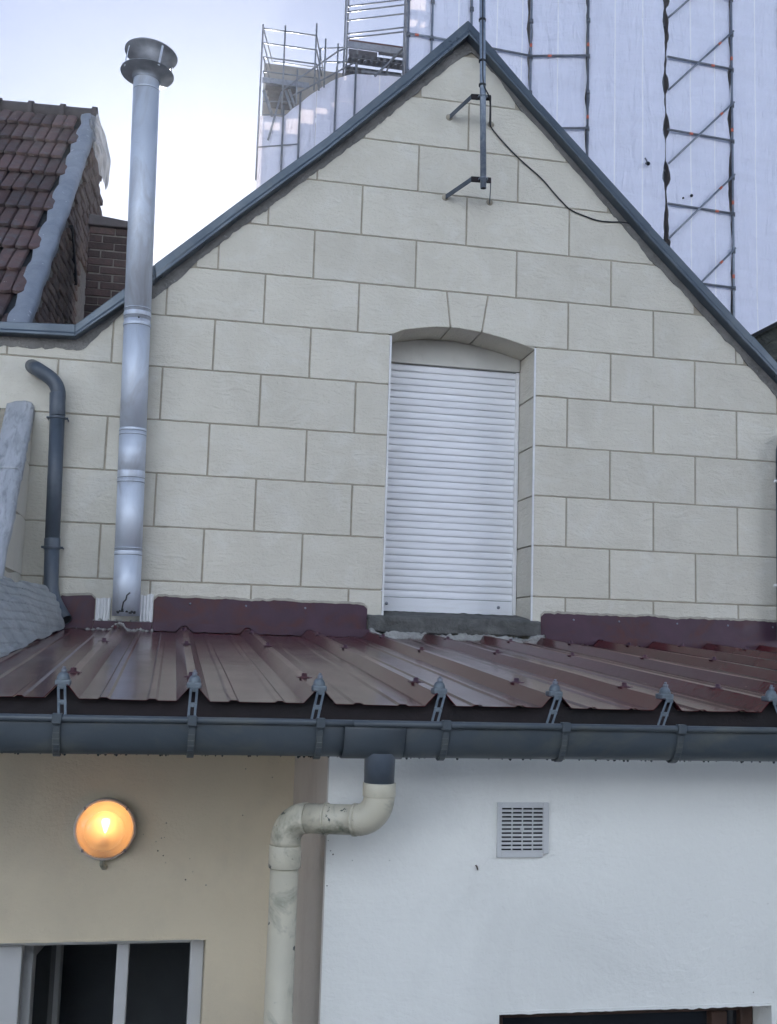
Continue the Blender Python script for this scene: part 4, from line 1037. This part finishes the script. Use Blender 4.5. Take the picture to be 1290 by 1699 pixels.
# ------------------------------------------------------------------ dark roof at right
ch = thing('slate_cottage', 'dark mossy roof peeping above the coping at the right edge', 'house', tuple(at(1290, 700, Y=9)))
ra0, rb0 = at(1170, 600, Y=8.6), at(1330, 518, Y=8.6)
edge = (rb0-ra0); edx = edge.normalized(); ups = Vector((.25, .8, -.1))
rowv = Vector((.45, -.35, -.78)).normalized()
for r in range(9):
    for c in range(9):
        p = ra0+edx*(c*.13-.2)+rowv*(r*.085)+Vector((0, -.006*r, 0))
        q = edx*.128; d_ = rowv*.12; n_ = edx.cross(rowv).normalized()
        if n_.y > 0: n_ = -n_
        j = random.uniform(-.008, .008); a_ = p+n_*.002; m = MB()
        m.add([a_, a_+q, a_+q+d_+n_*(.02+j), a_+q*.5+d_*1.06+n_*(.024+j), a_+d_+n_*(.02+j), a_+q+d_+n_*j, a_+d_+n_*j], [(0, 4, 3, 2, 1), (4, 6, 5, 2, 3)])
        m.build('slate', M_thatch, ch)
MB().bar(ra0-edx*.3+Vector((0, -.01, .012)), rb0+edx*.6+Vector((0, -.01, .012)), .16, .03).build('verge_board', M_dark, ch)
m = MB(); z0 = ra0-edx*.3+Vector((0, .03, 0)); z1 = rb0+edx*.6+Vector((0, .03, 0)); m.add([z0, z1, z1+Vector((0, 2, 0)), z0+Vector((0, 2, 0)), Vector((z0.x, z0.y, GROUND)), Vector((z1.x, z1.y, GROUND)), Vector((z1.x, z1.y+2, GROUND)), Vector((z0.x, z0.y+2, GROUND))],
      [(0, 1, 2, 3), (4, 7, 6, 5), (0, 4, 5, 1), (1, 5, 6, 2), (2, 6, 7, 3), (3, 7, 4, 0)]); m.build('house_body', M_slate, ch)

# ------------------------------------------------------------------ wrapped church tower and its scaffold
Z0 = at(1105, 97, Y=25.0).z; LIFT = 2.0
def lvl(px, py): return at(px, py, Z=Z0)
P = {k: lvl(k, y) for k, y in ((677, 59), (716, 65), (781, 77), (880, 96), (975, 95), (1105, 97), (1213, 118), (1294, 133))}
P[1400] = P[1294]+(P[1294]-P[1213])*1.2; P[1500] = P[1400]+(P[1294]-P[1213])*1.2
keys = [677, 716, 781, 880, 975, 1105, 1213, 1294, 1400, 1500]
plan = [Vector((P[k].x, P[k].y, 0)) for k in keys]
ZTOP, ZBOT = Z0+9, GROUND
stn = thing('church_tower', 'stone tower hidden behind the white scaffold netting', 'tower', (plan[4].x, plan[4].y+3, GROUND))
core = [p+Vector((.35, 1.5, 0)) for p in plan]
m = MB(); n = len(core)
core[0] = core[0]+Vector((.12, -.6, 0)); core[1] = core[1]+Vector((0, -.3, 0)); k_ = (core[0].y+4)/core[0].y
ring = core+[core[-1]+Vector((0, 4, 0)), Vector((core[0].x*k_+.1, core[0].y*k_, 0))]
m.add([(p.x, p.y, z) for z in (ZBOT, ZTOP-1) for p in ring], [tuple(range(len(ring))), tuple(range(2*len(ring)-1, len(ring)-1, -1))]+[(k, (k+1) % len(ring), len(ring)+(k+1) % len(ring), len(ring)+k) for k in range(len(ring))])
m.build('tower_body', M_stone, stn)
sc = thing('tower_scaffold', 'tall tube scaffold wrapped in white netting rising behind the right roof slope', 'scaffold', (plan[5].x, plan[5].y, GROUND))
def netpanel(a, b_, z0, z1, par, seed, slit=(.035, .035), nx=26, dz=.12, topf=None, name='netting'):
    a = Vector((a.x, a.y, 0)); b_ = Vector((b_.x, b_.y, 0)); d = b_-a; L = d.length; d.normalize(); nr = Vector((d.y, -d.x, 0))
    nz = int((z1-z0)/dz); m = MB(); uvs = []
    for j in range(nz+1):
        z = lerp(z0, z1, j/nz)
        ea = slit[0]*max(.12, .55+1.5*fn(z*1.7, seed)+.5*fn(z*5, seed)); eb = slit[1]*max(.12, .55+1.5*fn(z*1.7, seed+4)+.5*fn(z*5, seed+7))
        for i in range(nx+1):
            u = i/nx; x = lerp(ea, L-eb, u)
            bul = .07*sin(pi*u)*(.5+.5*fn(z*.5, seed))+.028*fn(x*3.5, z*.5, seed)+.012*fn(x*9, z*1.2, seed+3)-.02*abs(sin(z*pi/2.0))
            zz = z
            if topf: zz = lerp(z0, topf(a+d*x), j/nz)
            m.v.append(a+d*x+nr*bul+Vector((0, 0, zz))); uvs.append((x, zz))
    for j in range(nz):
        for i in range(nx):
            k = j*(nx+1)+i; m.f.append((k, k+1, k+nx+2, k+nx+1)); m.sm.append(True)
    o = m.build(name, M_net, par); uvl = o.data.uv_layers.new(name='UVMap')
    for lp in o.data.loops: uvl.data[lp.index].uv = uvs[lp.vertex_index]
    return o
slits = {(880, 975): (.06, .05), (975, 1105): (.05, .07), (1105, 1213): (.12, .07), (1213, 1294): (.04, .02), (781, 880): (.02, .06)}
for i, (ka, kb) in enumerate(zip(keys, keys[1:])):
    netpanel(plan[i], plan[i+1], ZBOT+2, ZTOP, sc, i*3.7, slits.get((ka, kb), (.02, .02)))
TR = .029
for i, k in enumerate(keys):
    d = Vector((0, -.06, 0)); p = plan[i]+d; mt = M_tubed if k in (975, 1105) else M_tube
    if k == 1105: p = p+Vector((0, .22, 0))
    MB().tube([(p.x, p.y, ZBOT), (p.x, p.y, ZTOP+.6)], TR, 10).build('standard', mt, sc)
    b_ = MB()
    z = Z0-8*LIFT
    while z < ZTOP: 
        b_.tube([(p.x, p.y, z-.05), (p.x, p.y, z+.05)], .055, 8); z += LIFT/2
    b_.build('couplers', M_tubed, sc)
def ledger(i, z, mt=M_tubed, dy=-.11, tr=TR):
    a, b_ = plan[i], plan[i+1]; o_ = Vector((0, dy, 0))
    MB().tube([a+o_+Vector((0, 0, z)), b_+o_+Vector((0, 0, z))], tr, 10).build('ledger', mt, sc)
    t = random.uniform(.25, .75); q = lerp(a, b_, t)+o_+Vector((0, 0, z)); dd = (b_-a).normalized()*.05
    MB().tube([q-dd, q+dd], tr+.004, 10).build('marker_band', M_orange, sc)
for k in range(-5, 4):
    z = Z0+k*LIFT
    for i in (0, 1, 2, 3): ledger(i, z, M_tube if i < 2 else M_tubed)
    ledger(5, z)
# diagonals on the 1105-1213 bay
for k in range(-6, 4):
    a, b_ = plan[5], plan[6]; z = Z0+k*LIFT; o_ = Vector((0, -.17, 0))
    MB().tube([a+o_+Vector((0, 0, z-.95)), b_+o_+Vector((0, 0, z+1.05))], TR*.95, 10).build('diagonal_brace', M_tube, sc)
    q = lerp(a+Vector((0, 0, z-.95)), b_+Vector((0, 0, z+1.05)), random.choice((.78, .8, .7)))+o_; dd = ((b_-a)+Vector((0, 0, 2))).normalized()*.05
    MB().tube([q-dd, q+dd], TR+.004, 10).build('marker_band', M_orange, sc)
for i in (3, 4, 6):
    p = plan[i]+Vector((0, -.06, 0))
    for z in [Z0+.32+2*k for k in (-4, -3, -2, -1, 0, 1)]: MB().tube([(p.x, p.y, z-.05), (p.x, p.y, z+.05)], TR+.004, 10).build('marker_band', M_orange, sc)
# torn holes and hook
for px, py, s in ((1073, 274, 4), (1145, 327, 3), (1131, 331, 2)):
    v = ray(px, py); i = 4 if px < 1105 else 5; a, b_ = plan[i], plan[i+1]; nn_ = Vector(((b_-a).y, -(b_-a).x, 0)); q = v*(a.dot(nn_)/v.dot(nn_)); r = s*q.y/FPX
    MB().lathe(q+Vector((0, -.12, 0)), [(.0001, .01), (r, .0), (r*.9, -.03)], 7, 'y').build('torn_hole', M_dark, sc)
q = at(1072, 268, Y=24.9); MB().tube([q+Vector((0, 0, -.06)), q+Vector((.03, 0, .02)), q+Vector((-.02, 0, .10))], .02, 6).build('hook', M_tubed, sc)

# ------------------------------------------------------------------ lower scaffold to the left, with stair and cages
ls = thing('lower_scaffold', 'lower tube scaffold with guardrail cages and netting left of the gable peak', 'scaffold', tuple(at(560, 400, Y=30)))
YS = 30.0
def tb(pts, r=.026, mt=None, name='tube', n=8): return MB().tube(pts, r, n).build(name, mt or M_tube, ls)
def S3(x, y, Y=YS): return at(x, y, Y=Y)
# front cage
for px, y0, y1 in ((437, 40, 300), (474, 42, 192), (526, 39, 150)):
    a = S3(px, y0); tb([a, Vector((a.x, a.y, S3(px, y1).z))], name='standard')
for y in (52, 76, 99.5, 123): 
    for (xa, xb) in ((437, 474), (474, 526)):
        a = S3(xa, y); b_ = S3(xb, y-1 if xa == 437 else y-.5); b_.z = a.z = S3(474, y-.5).z; tb([a, b_], .022, name='guard_rail')
dz_ = S3(474, 140).z
RD = Vector((.42, 1.75, 0))
# cage returns going back 2.4 m and rear rails
for px in (437, 526):
    for y in (52, 76, 99.5, 123):
        a = S3(px, y); z = S3(474, y-.5).z; tb([Vector((a.x, a.y, z)), Vector((a.x+RD.x, a.y+RD.y, z))], .02, name='guard_rail')
    a = S3(px, 40); tb([Vector((a.x+RD.x, a.y+RD.y, a.z-.3)), Vector((a.x+RD.x, a.y+RD.y, dz_-.1))], .022, name='standard')
a, b_ = S3(437, 100), S3(526, 100)
for f in (.42,): tb([Vector((lerp(a.x, b_.x, f)+RD.x, a.y+RD.y, S3(474, 60).z)), Vector((lerp(a.x, b_.x, f)+RD.x, a.y+RD.y, dz_))], .022, name='standard')
for y in (52, 76, 99.5, 123): z = S3(474, y-.5).z; tb([Vector((a.x+RD.x, a.y+RD.y, z)), Vector((b_.x+RD.x, a.y+RD.y, z))], .018, name='guard_rail')
# deck of the cage
for i in range(5):
    x_ = a.x+.12+i*.075; MB().box((x_, YS+.05+i*.34, dz_-.06), (b_.x-.55+i*.03, YS+.36+i*.34, dz_)).build('deck_board', M_deck, ls)
MB().box((a.x, YS-.02, dz_-.02), (b_.x-.2, YS+.02, dz_+.14)).build('toe_board', M_tube, ls)
# under-deck bracing and dark panel
tb([S3(438, 150), S3(452, 192)], .05); tb([S3(468, 152), S3(445, 232)], .03, name='diagonal_brace'); tb([S3(474, 150), S3(486, 188)], .04); tb([S3(480, 148), S3(492, 184)], .04)
for y in (168, 190): tb([S3(437, y), S3(486, y)], .02, name='ledger')
# stair guardrails
for (x0, y0, x1, y1) in ((470, 148, 562, 84), (486, 158, 595, 100), (562, 84, 600, 70), (561, 104, 608, 92)):
    tb([S3(x0, y0, 29.6), S3(x1, y1, 29.6)], .024, name='hand_rail')
for px, y0, y1 in ((541, 64, 145), (561.5, 72, 130), (532, 80, 150), (494, 115, 172), (594, 66, 124)):
    p_ = S3(px, y0, 29.6); tb([p_, Vector((p_.x, p_.y, S3(px, y1, 29.6).z))], .024, name='standard')
tb([S3(532, 80, 30.5), S3(577, 78, 30.5)], .02, name='guard_rail'); tb([S3(540, 102, 30.5), S3(672, 103, 29.5)], .02, name='guard_rail')
# upper cage 577-677
for px, yy in ((577, 30), (581, 30.4), (675, 29.2), (679, 29.6)):
    p_ = S3(px, -60, yy); tb([p_, Vector((p_.x, p_.y, S3(px, 128, yy).z))], .03 if px < 600 else .034, name='standard')
for y in (10, 19, 33.5, 56, 63, -14, -30):
    a = S3(577, y, 30); b_ = S3(677, y+1, 29.2); b_.z = a.z; tb([a, b_], .024, name='guard_rail')
def panel(x0, y0, x1, y1, Y, m_, name, th=.04):
    a, b_ = at(x0, y0, Y=Y), at(x1, y1, Y=Y); return MB().box((a.x, Y, b_.z), (b_.x, Y+th, a.z)).build(name, m_, ls)
panel(579, 71, 671, 77, 29.5, M_toe, 'toe_board')
panel(579, 80, 626, 95, 29.9, M_deck, 'dark_panel'); panel(629, 80, 671, 95, 29.9, M_deck, 'dark_panel'); panel(577, 77.5, 672, 80, 29.4, M_tube, 'ledger_rail')
# perforated planks under the deck seen from below
for r in range(3):
    zz = S3(620, 100+r*8.5, 29.4).z
    a, b_ = S3(579, 100, 29.4+r*.0), S3(671, 100, 29.4)
    y0 = 29.3+r*.42
    b3 = MB(); n_h = 9; wS = (b_.x-a.x)/n_h
    for i in range(n_h):
        x = a.x+i*wS; b3.box((x, y0, zz-.03), (x+wS*.45, y0+.30, zz+.05))
    b3.box((a.x, y0, zz-.05), (b_.x, y0+.06, zz+.07)); b3.box((a.x, y0+.28, zz-.05), (b_.x, y0+.34, zz+.07)); b3.build('perforated_plank', M_deck, ls)
tb([S3(622, 126, 29.3), S3(668, 82, 29.3)], .034, name='diagonal_brace'); tb([S3(640, 122, 29.5), S3(655, 90, 29.5)], .026, name='diagonal_brace')
panel(600, 119, 672, 125, 29.6, M_tube, 'ledger_rail')
# netting of the lower part
netl = [(430.5, 191, 30.3), (470, 193, 30.0), (498, 171, 29.8), (526, 150, 29.8), (558, 130, 29.7), (590, 122, 29.5), (690, 130, 29.0), (790, 132, 28.6)]
NP = [at(*q[:2], Y=q[2]) for q in netl]
for i, (a, b_) in enumerate(zip(NP, NP[1:])):
    ax, bx = a.x, b_.x
    netpanel(a, b_, 3.0, (a.z+b_.z)/2, ls, 20+i*2.3, (.004, .004) if i not in (0, 1, 4, 5) else (.012, .02), nx=14, dz=.3, topf=lambda p, a=a, b_=b_: lerp(a.z, b_.z, min(1, max(0, (p.x-a.x)/(b_.x-a.x)))))
for i in (1, 2, 4, 5):
    p_ = NP[i]+Vector((0, -.08, .3)); tb([p_, Vector((p_.x, p_.y, 2))], .03, name='standard')
for k in range(5):
    for i in range(0, 2):
        z = NP[1].z-.9-k*1.5; a, b_ = NP[i], NP[i+1]; tb([Vector((a.x, a.y-.06, z)), Vector((b_.x, b_.y-.06, z))], .02, name='ledger')
# unseen wall added behind the lower netting; its gaps shape the sun patches
nv_ = thing('sun_gap_screen', 'unseen wall added behind the lower scaffold netting, with gaps that shape sun patches', 'church', (6.5, 33, GROUND))
def opening_wall(Y, m_, name, par, xs, zt, holes):
    b = MB(); x0, x1 = xs; xsn = sorted(set([x0, x1]+[h[0] for h in holes]+[h[1] for h in holes]))
    for xa, xb in zip(xsn, xsn[1:]):
        hs = sorted([(h[2], h[3]) for h in holes if h[0] <= (xa+xb)/2 <= h[1]]); z = GROUND
        for h0_, h1_ in hs:
            b.box((xa, Y, z), (xb, Y+.12, h0_)); z = h1_
        if zt-z > .01: b.box((xa, Y, z), (xb, Y+.12, zt))
    return b.build(name, m_, par)
dY = 1.6; te = math.tan(SUN_EL)/cos(0)
def hole(px0, py0, px1, py1, Y=29.8):
    a, b_ = at(px0, py0, Y=Y), at(px1, py1, Y=Y); sx = math.tan(SUN_AZ)*dY
    return (a.x+sx, b_.x+sx, b_.z+te*dY, a.z+te*dY)
holes = [hole(440, 196, 466, 214), hole(476, 192, 494, 222), hole(496, 178, 520, 206), hole(524, 176, 543, 190), hole(551, 168, 556, 178), hole(560, 166, 588, 173), hole(570, 126, 588, 138)]
opening_wall(29.8+dY, M_stone, 'sun_gap_wall', nv_, (at(430, 300, Y=31.4).x, P[677].x+1.0), at(500, 112, Y=31.4).z, holes)

# ------------------------------------------------------------------ morning haze
hz = MB().box((-60, -9.5, GROUND-1), (60, 60, 28)).build('haze', M_dark); hz['kind'] = 'stuff'; hz.data.materials.clear()
hm = bpy.data.materials.new('morning_haze'); hm.use_nodes = True; hn = hm.node_tree.nodes; hn.remove(hn['Principled BSDF'])
pv = hn.new('ShaderNodeVolumePrincipled'); pv.inputs['Color'].default_value = (.92, .95, 1, 1); pv.inputs['Density'].default_value = HAZE_D; pv.inputs['Anisotropy'].default_value = .35
hm.node_tree.links.new(pv.outputs[0], hn['Material Output'].inputs['Volume']); hz.data.materials.append(hm)
